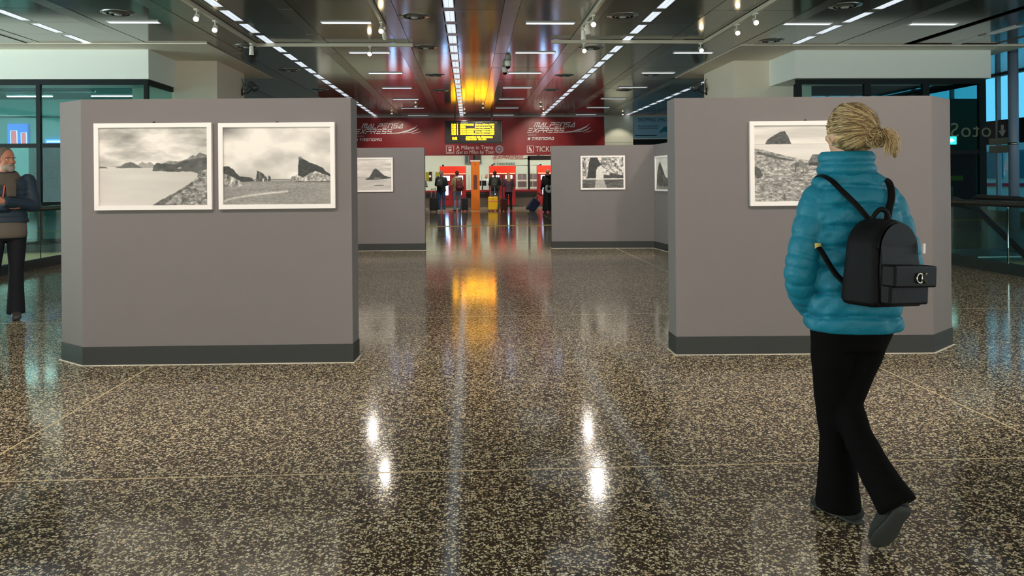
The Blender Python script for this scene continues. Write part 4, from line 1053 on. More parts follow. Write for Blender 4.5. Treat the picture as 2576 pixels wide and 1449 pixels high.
MB().box(-19 * k, -13 * k, -.04, -.02, z0 + .06, z1).build('pane', mat('pane_blue', (60, 84, 96), .3), wb)
MB().box(-10 * k, 1 * k, -.04, -.02, z0 + .04, z1).build('red_sheet', mat('sheet_red', (110, 40, 44), .5), wb)
MB().box(4 * k, 19 * k, -.04, -.02, z0 + .06, z1).build('pane', mat('pane_dark', (54, 52, 46), .3), wb)
lgw = tag(empty('wall_logo', (0, 44.48, 0), 0), 'red and green train company lettering on the pale ticket hall wall, left of the pillar', 'wall lettering')
lg2 = tag(empty('wall_logo', (0, 44.48, 0), 0), 'red and green train company lettering on the pale ticket hall wall, right of the pillar', 'wall lettering')
M_WR = mat('wall_logo_red', (176, 70, 78), .5); M_WG = mat('wall_logo_green', (80, 110, 96), .5)
logo(lgw, 1069, 400.5, 44.45, M_WR, M_WG, .82, M_WG); logo(lg2, 1240, 399.5, 44.45, M_WR, M_WG, .82, M_WG)

# ------------------------------------------------------------------ suitcases
def suitcase(loc, rz, w_, h_, d_, color, label, handle=0.4, band=None, tilt=0.0, name='suitcase'):
    r = empty(name, loc, 0, label, 'suitcase'); r.rotation_euler = (tilt, 0, rz)
    m = mat('case_' + '_'.join(map(str, color)), color, .55)
    MB().box(-w_ / 2, w_ / 2, -d_ / 2, d_ / 2, .06, h_).build('shell', m, r, bevel=.035)
    rb = MB()
    for i in range(5):
        x = -w_ / 2 + w_ * (i + 1) / 6; rb.box(x - .008, x + .008, -d_ / 2 - .006, -d_ / 2 + .004, .12, h_ - .06)
    rb.build('ribs', m, r)
    for sx in (-1, 1):
        for sy in (-1, 1):
            MB().tube([(sx * (w_ / 2 - .05) - .015, sy * (d_ / 2 - .05), .03), (sx * (w_ / 2 - .05) + .015, sy * (d_ / 2 - .05), .03)], .03, 12).build('wheel', M_BLACK, r)
    MB().box(-.07, .07, -.02, .02, h_, h_ + .03).build('carry_handle', M_BLACK, r, bevel=.006)
    if handle:
        hh = MB(); 
        for sx in (-.09, .09): hh.tube([(sx, .05, h_ - .02), (sx, .05, h_ + handle)], .012, 8)
        hh.build('handle_rods', M_STEEL, r); MB().box(-.11, .11, .03, .07, h_ + handle, h_ + handle + .04).build('handle_grip', M_BLACK, r)
    if band: MB().box(-w_ / 2 - .006, w_ / 2 + .006, -d_ / 2 - .010, d_ / 2 + .006, h_ * .68, h_ * .68 + .045).build('luggage_strap', mat('strap_pink', band, .6), r)
    MB().box(-.015, .015, -d_ / 2 - .012, -d_ / 2, h_ - .12, h_ - .08).build('lock', M_BLACK, r)
    return r
def fp(u, D): p = at(u, 456, D); return Vector((p.x, p.y, 0))
suitcase(fp(1239.5, 34.9), .0, .44, .66, .26, (236, 190, 20), 'yellow hard suitcase with pink strap and raised handle', .42, (240, 140, 110))
suitcase(fp(1090, 34.6), .1, .36, .66, .26, (18, 20, 24), 'black suitcase standing left of the man in jeans with grey backpack', .35)
suitcase(fp(1169, 34.9), -.1, .28, .60, .26, (22, 22, 34), 'dark suitcase standing right of the man in the tan coat', 0)
suitcase(fp(1266, 34.5), .2, .26, .58, .24, (66, 22, 20), 'dark red suitcase with white tag beside the long haired woman', 0)
s5 = suitcase(fp(1330, 34.0), .5, .40, .62, .26, (28, 42, 74), 'navy suitcase tilted on its wheels, pulled by the person in black', .28)
s5.rotation_euler = (.0, .62, .25)

# ------------------------------------------------------------------ people
def hand(mb, wrist, d, side, up, s=1.0, curl=.5):
    """five fingers: wrist point, direction of the hand, side vector towards the thumb, palm normal"""
    w_ = Vector(wrist); d = Vector(d).normalized(); sd = Vector(side); sd = (sd - d * sd.dot(d)).normalized(); nm = d.cross(sd) * up
    kn = w_ + d * .085 * s
    mb.tube([w_ - d * .02 * s, w_ + d * .02 * s, w_ + d * .06 * s, kn], [(.022 * s, .028 * s), (.021 * s, .034 * s), (.018 * s, .041 * s), (.014 * s, .038 * s)], 12, up=nm)
    for i, (off, ln) in enumerate(((.031, .070), (.011, .080), (-.010, .074), (-.030, .058))):
        a = kn + sd * off * s - d * .012 * s; b = a + d * ln * .45 * s + nm * curl * .012 * s; c = b + (d * (1 - curl * .6) + nm * curl).normalized() * ln * .35 * s
        e = c + (d * (1 - curl) + nm * curl * 1.1).normalized() * ln * .28 * s
        mb.tube([a, b, c, e], [.0095 * s, .0090 * s, .0082 * s, .0062 * s], 8)
    a = w_ + d * .02 * s + sd * .026 * s; b = a + (d + sd * .9).normalized() * .038 * s; c = b + (d + sd * .2 + nm * curl * .5).normalized() * .032 * s
    mb.tube([a, b, c], [.014 * s, .0105 * s, .008 * s], 8)

def head_shape(mb, c, R, s=1.0, nose=True):
    c = Vector(c)
    def T(x, y, z): return c + R @ (Vector((x, y, z)) * s)
    mb.ball(c + R @ Vector((0, -.012, .02)) * s, (.076 * s, .095 * s, .100 * s), 20, 14, rot=R)
    mb.ball(T(0, .026, -.035), (.060 * s, .066 * s, .080 * s), 18, 12, rot=R)     # face and jaw
    mb.ball(T(0, .058, -.088), (.028 * s, .026 * s, .022 * s), 12, 8, rot=R)     # chin
    mb.ball(T(0, .072, .022), (.050 * s, .018 * s, .014 * s), 14, 8, rot=R)      # brow
    mb.tube([T(0, .086, .012), T(0, .100, -.012), T(0, .110, -.030), T(0, .092, -.040)], [.009 * s, .012 * s, .016 * s, .010 * s], 10)
    mb.ball(T(0, .088, -.056), (.024 * s, .011 * s, .007 * s), 10, 6, rot=R); mb.ball(T(0, .086, -.066), (.021 * s, .011 * s, .007 * s), 10, 6, rot=R)
    for k in (-1, 1):
        mb.ball(T(k * .040, .066, -.024), (.022 * s, .020 * s, .018 * s), 10, 8, rot=R)
        mb.ball(T(k * .078, -.006, -.010), (.010 * s, .020 * s, .032 * s), 10, 8, rot=R)

def person(label, loc, rz, H=1.75, J=None, coat=(20, 24, 34), trouser=(40, 60, 100), shoe=(30, 30, 30), skin=(190, 140, 112), hair=(40, 32, 26), coat_hem=.86,
           hairstyle='short', head_turn=0.0, head_tilt=0.0, vox=.014, bulk=1.0, flare=0.0, hood=None, lean=0.0, quilt=0, robe=False):
    k = H / 1.75
    root = empty('person', loc, rz, label, 'person')
    j = dict(shL=(-.175, 0, 1.42), elL=(-.235, -.02, 1.14), wrL=(-.25, .08, .92), shR=(.175, 0, 1.42), elR=(.235, -.02, 1.14), wrR=(.25, .08, .92),
             hpL=(-.09, 0, .92), knL=(-.10, .03, .50), anL=(-.11, -.01, .09), hpR=(.09, 0, .92), knR=(.10, .03, .50), anR=(.11, -.01, .09), hdL=None, hdR=None)
    if J: j.update(J)
    V = {a: (Vector(b) * k if b is not None else None) for a, b in j.items()}
    Rh = Matrix.Rotation(head_turn, 3, 'Z') @ Matrix.Rotation(-head_tilt, 3, 'X')
    hc = Vector((0, .02 + lean, 1.622)) * k
    M_SK = mat('skin_%d' % skin[0], skin, .55)
    b = MB(); head_shape(b, hc, Rh, k)
    b.tube([(0, -.01, 1.36 * k), (0, .0, 1.46 * k), hc + Vector((0, -.01, -.05)) * k], [.058 * k, .055 * k, .052 * k], 14)
    b.stack([(.88 * k, 0, 0, .13 * k, .09 * k), (1.05 * k, 0, 0, .125 * k, .085 * k), (1.25 * k, 0, 0, .145 * k, .09 * k), (1.38 * k, 0, 0, .15 * k, .08 * k), (1.44 * k, 0, 0, .07 * k, .06 * k)], 20)
    for s in 'LR':
        sg_ = -1 if s == 'L' else 1
        b.tube([V['sh' + s], V['el' + s], V['wr' + s]], [.042 * k, .036 * k, .025 * k], 12)
        hd = V['hd' + s] if V['hd' + s] is not None else (V['wr' + s] - V['el' + s])
        hand(b, V['wr' + s], hd, Vector((0, .3, 1)) if V['hd' + s] is not None else Vector((-sg_ * .3, 1, 0.2)), 1 if s == 'L' else -1, k * .95, .6)
        b.tube([V['hp' + s], V['kn' + s], V['an' + s]], [.07 * k, .05 * k, .036 * k], 12)
        b.tube([V['an' + s], V['an' + s] + Vector((0, .02, -.04)) * k, V['an' + s] + Vector((0, .10, -.06)) * k], [.03 * k, .035 * k, .025 * k], 10)
    b.build('body', M_SK, root, voxel=vox * .8, sm=2)
    # coat
    c = MB(); z0 = coat_hem * k; B = bulk
    rows = []
    top = 1.47 * k; n = 36
    prof = [(0, .190, .135), (.12, .180, .13), (.30, .168, .125), (.45, .175, .125), (.62, .190, .130), (.80, .200, .125), (.90, .185, .110), (.96, .12, .09), (1.0, .085, .08)]
    for i in range(n + 1):
        t = i / n
        for (a, r1, r2), (a2, q1, q2) in zip(prof[:-1], prof[1:]):
            if a <= t <= a2:
                f = (t - a) / (a2 - a); rx, ry = r1 + (q1 - r1) * f, r2 + (q2 - r2) * f; break
        q = 1 - (.05 * (1 - abs(math.sin(PI * quilt * t)) ** .5) if quilt else 0)
        rows.append((z0 + (top - z0) * t, 0, lean * t * k, rx * k * B * q, ry * k * B * q))
    c.stack(rows, 32, power=2.3)
    for s in 'LR':
        p0, p1, p2 = V['sh' + s], V['el' + s], V['wr' + s]
        pts, rr = [], []
        for i in range(25):
            t = i / 24
            p = p0.lerp(p1, t * 2) if t < .5 else p1.lerp(p2, (t - .5) * 2)
            q = 1 - (.10 * (1 - abs(math.sin(PI * (quilt + 1) * t)) ** .5) if quilt else 0)
            pts.append(p); rr.append((.068 - .02 * t) * k * B * q)
        c.ball(p0 + Vector((0, 0, -.01)), .066 * k * B); c.ball(p1, .058 * k * B)
        c.tube(pts, rr, 14)
    if robe: c.stack([(.06 * k, 0, 0, .24 * k, .17 * k), (.5 * k, 0, 0, .21 * k, .15 * k), (.95 * k, 0, 0, .19 * k, .135 * k)], 24)
    M_C = mat('coat_' + '_'.join(map(str, coat)), coat, .6, noise=.08, nscale=8)
    c.build('coat', M_C, root, voxel=vox, sm=2)
    MB().tube([Vector((0, -.01 + lean, 1.44)) * k, Vector((0, -.005 + lean, 1.50)) * k], [.075 * k, .072 * k], 18).build('collar', M_C, root, smooth=True)
    t_ = MB()
    t_.stack([(.80 * k, 0, 0, .15 * k, .10 * k), (.92 * k, 0, 0, .165 * k, .115 * k), (1.0 * k, 0, 0, .15 * k, .105 * k)], 24)
    for s in 'LR':
        t_.tube([V['hp' + s], (V['hp' + s] + V['kn' + s]) / 2, V['kn' + s], (V['kn' + s] + V['an' + s]) / 2, V['an' + s] + Vector((0, 0, -.04 * k))],
                [.092 * k, .084 * k, .066 * k, (.064 + flare * .4) * k, (.066 + flare) * k], 16)
    t_.build('trousers', mat('trousers_' + '_'.join(map(str, trouser)), trouser, .8, noise=.15, nscale=14), root, voxel=vox, sm=2)
    for s in 'LR':
        a = V['an' + s]; sh = MB()
        sh.tube([(a.x, a.y - .07 * k, .045 * k), (a.x, a.y - .02 * k, .05 * k), (a.x, a.y + .08 * k, .042 * k), (a.x, a.y + .17 * k, .03 * k), (a.x, a.y + .20 * k, .025 * k)],
                [(.042 * k, .034 * k), (.048 * k, .040 * k), (.038 * k, .046 * k), (.028 * k, .042 * k), (.016 * k, .026 * k)], 16, up=(0, 0, 1))
        sh.build('shoe', mat('shoe_' + '_'.join(map(str, shoe)), shoe, .5), root, smooth=True)
    def T(x, y, z): return hc + Rh @ (Vector((x, y, z)) * k)
    hm = MB(); M_H = mat('hair_' + '_'.join(map(str, hair)), hair, .6, noise=.35, nscale=30)
    if hairstyle != 'none':
        hm.ball(T(0, -.024, .032), (.083 * k, .096 * k, .098 * k), 22, 14, rot=Rh); hm.ball(T(0, -.05, -.03), (.068 * k, .06 * k, .06 * k), 18, 10, rot=Rh)
        if hairstyle == 'long':
            hm.tube([T(0, -.05, .02), T(0, -.085, -.08), T(.0, -.10, -.2), T(.02, -.11, -.33), T(.03, -.11, -.42)], [.08 * k, (.05 * k, .095 * k), (.045 * k, .105 * k), (.035 * k, .085 * k), (.02 * k, .04 * k)], 18, up=(0, 1, 0))
        hm.build('hair', M_H, root, voxel=vox * .8, sm=3)
    if hood:
        hm = MB(); hm.tube([(-.09 * k, .03 * k, 1.48 * k), (-.10 * k, -.06 * k, 1.47 * k), (0, -.12 * k, 1.45 * k), (.10 * k, -.06 * k, 1.47 * k), (.09 * k, .03 * k, 1.48 * k)], [.035 * k, .045 * k, .055 * k, .045 * k, .035 * k], 12)
        hm.build('hood', mat('hood_' + '_'.join(map(str, hood)), hood, .7), root, voxel=vox, sm=2)
    for kx in (-1, 1):
        MB().ball(T(kx * .029, .0750, .000), .0092 * k, 12, 8).build('eye', mat('eye_white', (225, 220, 214), .3), root, smooth=True)
        MB().ball(T(kx * .029, .0822, .000), .0052 * k, 10, 6).build('iris', mat('iris_dark', (40, 30, 24), .2), root, smooth=True)
        MB().tube([T(kx * .012, .092, .018), T(kx * .032, .091, .024), T(kx * .052, .080, .018)], .004 * k, 6).build('eyebrow', M_H, root, smooth=True)
    return root, V, T, Rh

def backpack(label, root_loc, rz, H, color, s=1.0, emblem=None, z=1.0, off=-.17):
    r = empty('backpack', root_loc, rz, label, 'backpack'); m = mat('bag_' + '_'.join(map(str, color)), color, .7, noise=.1, nscale=12)
    k = H / 1.75
    MB().stack([(z * k, 0, off * k - .05, .10 * s, .04 * s), (z * k + .02, 0, off * k - .06, .15 * s, .085 * s), (z * k + .24 * s, 0, off * k - .06, .155 * s, .095 * s), (z * k + .38 * s, 0, off * k - .05, .13 * s, .08 * s), (z * k + .46 * s, 0, off * k - .04, .06 * s, .04 * s)], 26, power=2.8).build('bag_body', m, r, smooth=True)
    MB().stack([(z * k + .04, 0, off * k - .14 * s, .10 * s, .03 * s), (z * k + .18 * s, 0, off * k - .145 * s, .11 * s, .035 * s), (z * k + .22 * s, 0, off * k - .13 * s, .08 * s, .02 * s)], 20, power=3).build('front_pocket', m, r, smooth=True)
    for sx in (-1, 1):
        MB().tube([(sx * .09 * k, off * k + .02, z * k + .38 * s), (sx * .115 * k, -.06 * k, 1.50 * k), (sx * .12 * k, .07 * k, 1.46 * k), (sx * .13 * k, .12 * k, 1.3 * k)], [(.010, .022)] * 4, 8, up=(0, 1, 0)).build('strap', m, r, smooth=True)
    if emblem: MB().slab_xz([(-.05, z * k + .30), (.05, z * k + .325), (.05, z * k + .335), (-.03, z * k + .32)], off * k - .165 * s, off * k - .155 * s).build('white_mark', M_FRAME, r)
    return r
UP = dict(elL=(-.24, .02, 1.15), wrL=(-.10, .26, 1.16), elR=(.24, .02, 1.15), wrR=(.12, .28, 1.18))
pA = fp(1110, 34.9)
person('grey haired man in dark jacket, blue jeans and white shoes at the left ticket machine', pA, -.25, 1.86, UP, (14, 20, 32), (40, 66, 102), (210, 208, 196), hair=(120, 110, 100), bulk=1.12)
backpack('dark grey backpack with white mark on the man in jeans', pA, -.25, 1.86, (48, 50, 50), .95, True, z=1.02)
pB = fp(1150, 35.0)
person('dark haired man in tan coat and light blue jeans at the left ticket machine', pB, .25, 1.84, UP, (140, 116, 84), (104, 124, 142), (34, 34, 36), hair=(26, 20, 18), hood=(190, 182, 168), head_tilt=.3)
backpack('maroon backpack on the man in the tan coat', pB + Vector((.06, 0, 0)), .15, 1.84, (84, 18, 34), 1.0, z=.90)
pC = fp(1245, 35.8)
person('dark haired man in dark jacket and grey trousers behind the yellow suitcase', pC, -.15, 1.84, UP, (16, 22, 26), (84, 84, 84), (28, 26, 26), hair=(30, 24, 20), bulk=1.05)
backpack('dark olive backpack on the man behind the yellow suitcase', pC, -.15, 1.84, (52, 54, 48), 1.0, z=.98)
pD = fp(1279, 35.2)
person('woman with long fair hair and black trousers at the right ticket machine', pD, .1, 1.76, UP, (74, 50, 66), (14, 14, 16), (18, 18, 18), hair=(164, 124, 82), hairstyle='long', coat_hem=.84)
pE = fp(1378, 33.2)
person('bald person in a long black coat at the edge of the far right grey wall', pE, .2, 1.88, dict(wrR=(.26, .06, .95)), (10, 10, 12), (12, 12, 14), (16, 16, 18), hair=(20, 18, 18), hairstyle='none', robe=True, coat_hem=.6, hood=(12, 12, 14))
npil = empty('neck_pillow', pE + Vector((.02, -.24, 1.02)), 0, 'pale grey neck pillow hanging on the back of the person in black', 'neck pillow')
MB().tube([(.045 * math.sin(a) * 2.6, 0, .05 * math.cos(a) * 2.6) for a in np.linspace(.35, 2 * PI - .35, 20)], .055, 14, up=(0, 1, 0)).build('cushion', mat('pillow_grey', (196, 196, 190), .8), npil, smooth=True)
MB().tube([(0, 0, .12), (0, .02, .2)], .008, 6).build('loop', M_BLACK, npil)
person('clerk in grey behind the counter at the left edge of the ticket area', Vector((xat(1063, 42.3), 42.2, 0)), PI + .3, 1.70, UP, (86, 90, 88), (30, 30, 34), (20, 20, 20), hair=(60, 50, 44))
person('clerk in a pale shirt behind the counter right of the orange pillar', Vector((xat(1223.5, 43.2), 43.2, 0)), PI - .4, 1.76, None, (188, 200, 200), (40, 40, 46), (20, 20, 20), hair=(120, 112, 104))
mo = empty('counter_monitor', (xat(1214, 41.2), 41.15, .9), 0, 'small black monitor on the counter right of the orange pillar', 'monitor')
MB().box(-.20, .20, 0, .04, .22, .50).build('screen', M_BLACK, mo); MB().box(-.03, .03, .0, .04, 0, .22).build('stand', M_BLACK, mo)

# bearded man with folded arms at the left edge
mpos = G((15 - 1288) * 7.80 / F_PX, 7.80); RZ = math.radians(-148)
JM = dict(shL=(-.19, 0, 1.42), elL=(-.245, .05, 1.15), wrL=(.03, .235, 1.20), hdL=(1, .1, .12), shR=(.19, 0, 1.42), elR=(.245, .05, 1.15), wrR=(-.02, .18, 1.15), hdR=(-1, .05, .1),
          hpL=(-.09, 0, .92), knL=(-.08, .03, .5), anL=(-.075, 0, .09), hpR=(.09, 0, .92), knR=(.12, .05, .5), anR=(.17, .06, .09))
rm, V, T, Rh = person('grey bearded man in navy quilted jacket with folded arms standing at the left edge', mpos, RZ, 1.74, JM, (34, 52, 66), (14, 16, 26), (64, 60, 58),
                      skin=(186, 124, 98), hair=(104, 92, 82), coat_hem=.98, vox=.0085, bulk=1.08, quilt=9, head_turn=math.radians(28), flare=.02)
k = 1.74 / 1.75
MB().ball(T(0, .050, -.078), (.056 * k, .056 * k, .045 * k), 18, 12, rot=Rh).ball(T(0, .088, -.098), (.03 * k, .026 * k, .03 * k), 12, 8, rot=Rh).build('beard', mat('beard_grey', (150, 138, 126), .8, noise=.3, nscale=60), rm, voxel=.006, sm=3)
MB().tube([T(-.026, .094, -.055), T(0, .103, -.047), T(.026, .094, -.055)], .008, 8).build('moustache', mat('beard_grey', (150, 138, 126), .8), rm, smooth=True)
sc2 = MB()
for i, (z, r_, th) in enumerate(((1.475, .082, .030), (1.44, .098, .034), (1.40, .105, .030))):
    sc2.tube([(r_ * math.sin(a), .02 + r_ * 1.05 * math.cos(a), (z - .02 * math.cos(a)) * k) for a in np.linspace(0, 2 * PI, 25)], th, 12)
sc2.tube([(-.03, .13, 1.42), (-.04, .155, 1.34), (-.04, .165, 1.24)], [(.02, .05), (.02, .05), (.015, .045)], 10, up=(0, 1, 0))
sc2.build('scarf', mat('scarf_grey', (92, 84, 74), .95, noise=.2, nscale=30, bump=.6, bscale=120), rm, voxel=.009, sm=1)
MB().stack([(.83 * k, 0, 0.01, .178, .132), (.87 * k, 0, .01, .182, .136), (.99 * k, 0, .01, .176, .13)], 32, power=2.3).build('sweater_hem', mat('sweater_beige', (110, 100, 90), .9, bump=.5, bscale=150), rm, smooth=True)
MB().tube([(.015, .150, 1.36 * k), (.03, .160, 1.25 * k), (.035, .155, 1.12 * k)], .007, 6).build('orange_zip', mat('zip_orange', (210, 90, 50), .5), rm)

# ------------------------------------------------------------------ woman in the turquoise jacket (seen from behind)
WX, WD = 1.299, 2.95
wo = G(WX, WD)
WR = -YAW
wroot = empty('person', wo, WR, 'woman in turquoise quilted jacket with fair tied hair, walking away at right', 'person')
vw = .0065
HC = Vector((-.002, .0, 1.525)); HR = Matrix.Rotation(math.radians(13), 3, 'Z') @ Matrix.Rotation(math.radians(4), 3, 'X')
M_SKW = mat('skin_woman', (206, 158, 130), .5)
b = MB(); head_shape(b, HC, HR, .97)
b.tube([(-.012, .0, 1.30), (-.008, .0, 1.38), (-.004, .005, 1.47)], [.055, .050, .050], 14)
b.stack([(.80, 0, 0, .14, .10), (.95, 0, 0, .125, .09), (1.2, 0, 0, .14, .09), (1.30, 0, 0, .14, .07), (1.36, 0, 0, .06, .05)], 22)
aL = [(-.122, .0, 1.265), (-.150, -.008, 1.19), (-.183, -.02, 1.08), (-.205, -.025, 1.00), (-.192, .0, .93), (-.150, .055, .875), (-.118, .10, .845)]
aR = [(.128, .0, 1.265), (.158, -.005, 1.19), (.188, -.015, 1.08), (.197, -.02, 1.00), (.182, .01, .93), (.150, .06, .875), (.118, .10, .845)]
for A, sgn in ((aL, -1), (aR, 1)):
    b.tube(A, [.038, .036, .034, .032, .03, .026, .022], 12)
    hand(b, Vector(A[-1]), Vector((-sgn * .5, .3, -.6)), Vector((-sgn * .6, .5, .2)), -sgn, .9, .5)
LL = [(-.075, .0, .80), (-.072, .02, .62), (-.060, .045, .455), (-.030, .07, .25), (.0, .10, .09)]
LRt = [(.070, .0, .80), (.025, .02, .62), (-.018, .015, .47), (.005, -.095, .34), (.050, -.205, .215)]
b.tube(LL, [.075, .065, .05, .045, .035], 12); b.tube(LRt, [.075, .065, .05, .045, .035], 12)
b.tube([(.0, .10, .09), (-.01, .13, .05), (-.05, .22, .035)], [.035, .035, .025], 10)
b.tube([(.055, -.205, .215), (.06, -.20, .15), (.045, -.15, .05)], [.035, .035, .025], 10)
b.build('body', M_SKW, wroot, voxel=vw, sm=2)
for kx in (-1, 1):
    def TW(x, y, z): return HC + HR @ (Vector((x, y, z)) * .97)
    MB().ball(TW(kx * .031, .077, .002), .010, 12, 8).build('eye', mat('eye_white', (225, 220, 214), .3), wroot, smooth=True)
    MB().ball(TW(kx * .031, .0845, .002), .0048, 10, 6).build('iris', mat('iris_dark', (40, 30, 24), .2), wroot, smooth=True)

# quilted jacket
M_TQ = mat('turquoise_nylon', (0, 114, 140), .55, noise=.06, nscale=6, bump=1.0, bscale=17)
prof = [(.772, .004, .004, .168, .128), (.79, .004, .004, .174, .134), (.84, .003, .003, .174, .134), (.90, .002, .0, .172, .128), (.98, .0, .0, .166, .122), (1.06, .0, .0, .168, .122),
        (1.15, .0, .0, .178, .126), (1.23, .0, .0, .172, .122), (1.285, .0, -.002, .160, .110), (1.322, -.002, -.004, .142, .098), (1.350, -.006, -.005, .128, .088), (1.372, -.010, -.005, .102, .086)]
seams = [.772, .835, .925, 1.02, 1.095, 1.17, 1.245, 1.315, 1.372]
def interp(z):
    for a, c in zip(prof[:-1], prof[1:]):
        if a[0] <= z <= c[0]:
            t = (z - a[0]) / (c[0] - a[0]); return [a[i] + (c[i] - a[i]) * t for i in range(1, 5)]
    return list(prof[-1][1:])
rows = []
nz = 110
for i in range(nz + 1):
    z = .772 + (1.372 - .772) * i / nz; cx, cy, rx, ry = interp(z)
    d = min(abs(z - s) for s in seams[1:-1]); q = .011 * math.exp(-(d / .008) ** 2)
    pf = 0
    for s0, s1 in zip(seams[:-1], seams[1:]):
        if s0 <= z <= s1: pf = .0045 * math.sin(PI * (z - s0) / (s1 - s0))
    e = 1.0
    rows.append((z, cx, cy, rx - q + pf, ry - q + pf))
jk = MB()
n = 56; rings = []
rj = np.random.default_rng(3); wob = rj.random((nz + 1, 8)) * 2 * PI
for (z, cx, cy, rx, ry) in rows:
    rg = []
    for k in range(n):
        a = 2 * PI * k / n; c, d = math.cos(a), math.sin(a)
        w_ = .0022 * math.sin(7 * a + z * 46) + .0018 * math.sin(11 * a - z * 80 + 1)
        dz = .006 * math.sin(3 * a + .6) * (0 < z - .78) 
        rg.append((cx + (rx + w_) * math.copysign(abs(c) ** .86, c), cy + (ry + w_) * math.copysign(abs(d) ** .86, d), z + dz))
    rings.append(rg)
jk.loft(rings)
def sleeve(A, rad):
    P = [Vector(p) for p in A]; L = [0]
    for p, q in zip(P[:-1], P[1:]): L.append(L[-1] + (q - p).length)
    pts, rr = [], []; m_ = 90; T_ = L[-1]
    for i in range(m_ + 1):
        s = T_ * i / m_
        for a in range(len(L) - 1):
            if L[a] <= s <= L[a + 1] + 1e-9:
                t = (s - L[a]) / (L[a + 1] - L[a]); tt = t
                pts.append(P[a].lerp(P[a + 1], tt)); r0 = rad[a] + (rad[a + 1] - rad[a]) * t; break
        ph = (s / .078) % 1.0
        if abs(s / T_ - .62) < .25: ph = (s / .045) % 1.0        # bunched folds round the elbow
        r0 += .0035 * math.sin(PI * ph) - .004 * math.exp(-(min(ph, 1 - ph) / .10) ** 2)
        rr.append(r0)
    # smooth the centre line
    for _ in range(14): pts = [pts[0]] + [(pts[i - 1] + pts[i] * 2 + pts[i + 1]) / 4 for i in range(1, len(pts) - 1)] + [pts[-1]]
    jk.tube(pts, rr, 24)
sleeve(aL, [.066, .066, .062, .060, .057, .054, .050]); sleeve(aR, [.066, .066, .062, .060, .057, .054, .050])
for sx in (-1, 1): jk.ball((sx * .122, 0, 1.268), (.066, .068, .064))
jk.build('quilted_jacket', M_TQ, wroot, voxel=.0055, sm=2)
cl = MB()
for (z0, z1, r_) in ((1.358, 1.408, .106), (1.402, 1.452, .101)):
    m_ = []
    for i in range(13):
        t = i / 12; m_.append((z0 + (z1 - z0) * t, -.018, -.004, r_ - .010 + .013 * math.sin(PI * t), r_ - .016 + .013 * math.sin(PI * t)))
    cl.stack(m_, 36)
cl.build('collar', M_TQ, wroot, voxel=.005, sm=2)
for z in (1.17, 1.02, .925, .835, 1.095, 1.245):
    cx, cy, rx, ry = interp(z)
    MB().tube([(cx + (rx - .008) * math.copysign(abs(math.cos(a)) ** .86, math.cos(a)), cy + (ry - .008) * math.copysign(abs(math.sin(a)) ** .86, math.sin(a)), z + .006 * math.sin(3 * a + .6)) for a in np.linspace(PI, 2 * PI, 40)], .0022, 6).build('seam', mat('seam_dark_teal', (0, 96, 122), .6), wroot)

# trousers: black, flared
tr = MB()
tr.stack([(.70, 0, 0, .12, .10), (.78, .0, .0, .158, .122), (.84, .0, .0, .155, .12), (.9, 0, 0, .14, .11)], 28)
def leg(path, rad):
    P = [Vector(p) for p in path]; pts, rr = [], []
    for a in range(len(P) - 1):
        for i in range(10):
            t = i / 10; pts.append(P[a].lerp(P[a + 1], t)); r_ = tuple(rad[a][q] + (rad[a + 1][q] - rad[a][q]) * t for q in (0, 1))
            w_ = .0010 * math.sin(i * .7 + a * 2.1); rr.append((r_[0] + w_, r_[1] + w_))
    pts.append(P[-1]); rr.append(tuple(rad[-1]))
    for _ in range(6): pts = [pts[0]] + [(pts[i - 1] + pts[i] * 2 + pts[i + 1]) / 4 for i in range(1, len(pts) - 1)] + [pts[-1]]
    tr.tube(pts, rr, 24, up=(0, 1, 0))
leg([(-.068, .0, .80), (-.068, .015, .66), (-.062, .04, .47), (-.040, .06, .34), (-.024, .085, .18), (-.020, .095, .055)], [(.098, .086), (.086, .080), (.066, .064), (.062, .060), (.076, .074), (.090, .086)])
leg([(.066, .0, .80), (.040, .01, .68), (-.020, .012, .49), (-.010, -.06, .38), (.022, -.155, .27), (.058, -.225, .185)], [(.098, .090), (.080, .076), (.058, .056), (.056, .054), (.062, .062), (.070, .072)])
tr.build('trousers', mat('black_cord', (10, 9, 9), .9, spec=.1, noise=.2, nscale=20, bump=.3, bscale=90), wroot, voxel=.0075, sm=2)
M_SHO = mat('shoe_suede', (38, 40, 38), .8, noise=.15, nscale=20); M_SOLE = mat('shoe_sole', (52, 54, 52), .7)
def shoe(heel, toe, upv, nm='shoe'):
    h, t = Vector(heel), Vector(toe); d = (t - h).normalized(); u_ = Vector(upv); u_ = (u_ - d * u_.dot(d)).normalized(); L_ = (t - h).length
    s = MB(); s.tube([h + u_ * .035, h + d * .02 + u_ * .042, h + d * L_ * .35 + u_ * .045, h + d * L_ * .65 + u_ * .036, h + d * L_ * .9 + u_ * .026, t + u_ * .02],
                     [(.020, .024), (.036, .034), (.040, .036), (.028, .044), (.020, .038), (.010, .020)], 18, up=u_)
    o = s.build(nm, M_SHO, wroot, smooth=True)
    s = MB(); s.tube([h + u_ * .008 - d * .004, h + d * .025 + u_ * .008, h + d * L_ * .35 + u_ * .008, h + d * L_ * .68 + u_ * .008, h + d * L_ * .92 + u_ * .008, t + u_ * .009],
                     [(.008, .022), (.009, .036), (.009, .034), (.009, .047), (.008, .040), (.006, .018)], 18, up=u_)
    s.build('sole', M_SOLE, o, smooth=True)
shoe((.045, .045, .0), (-.055, .255, .0), (0, 0, 1)); shoe((.068, -.262, .190), (.018, -.155, .004), (0, .6, .35))

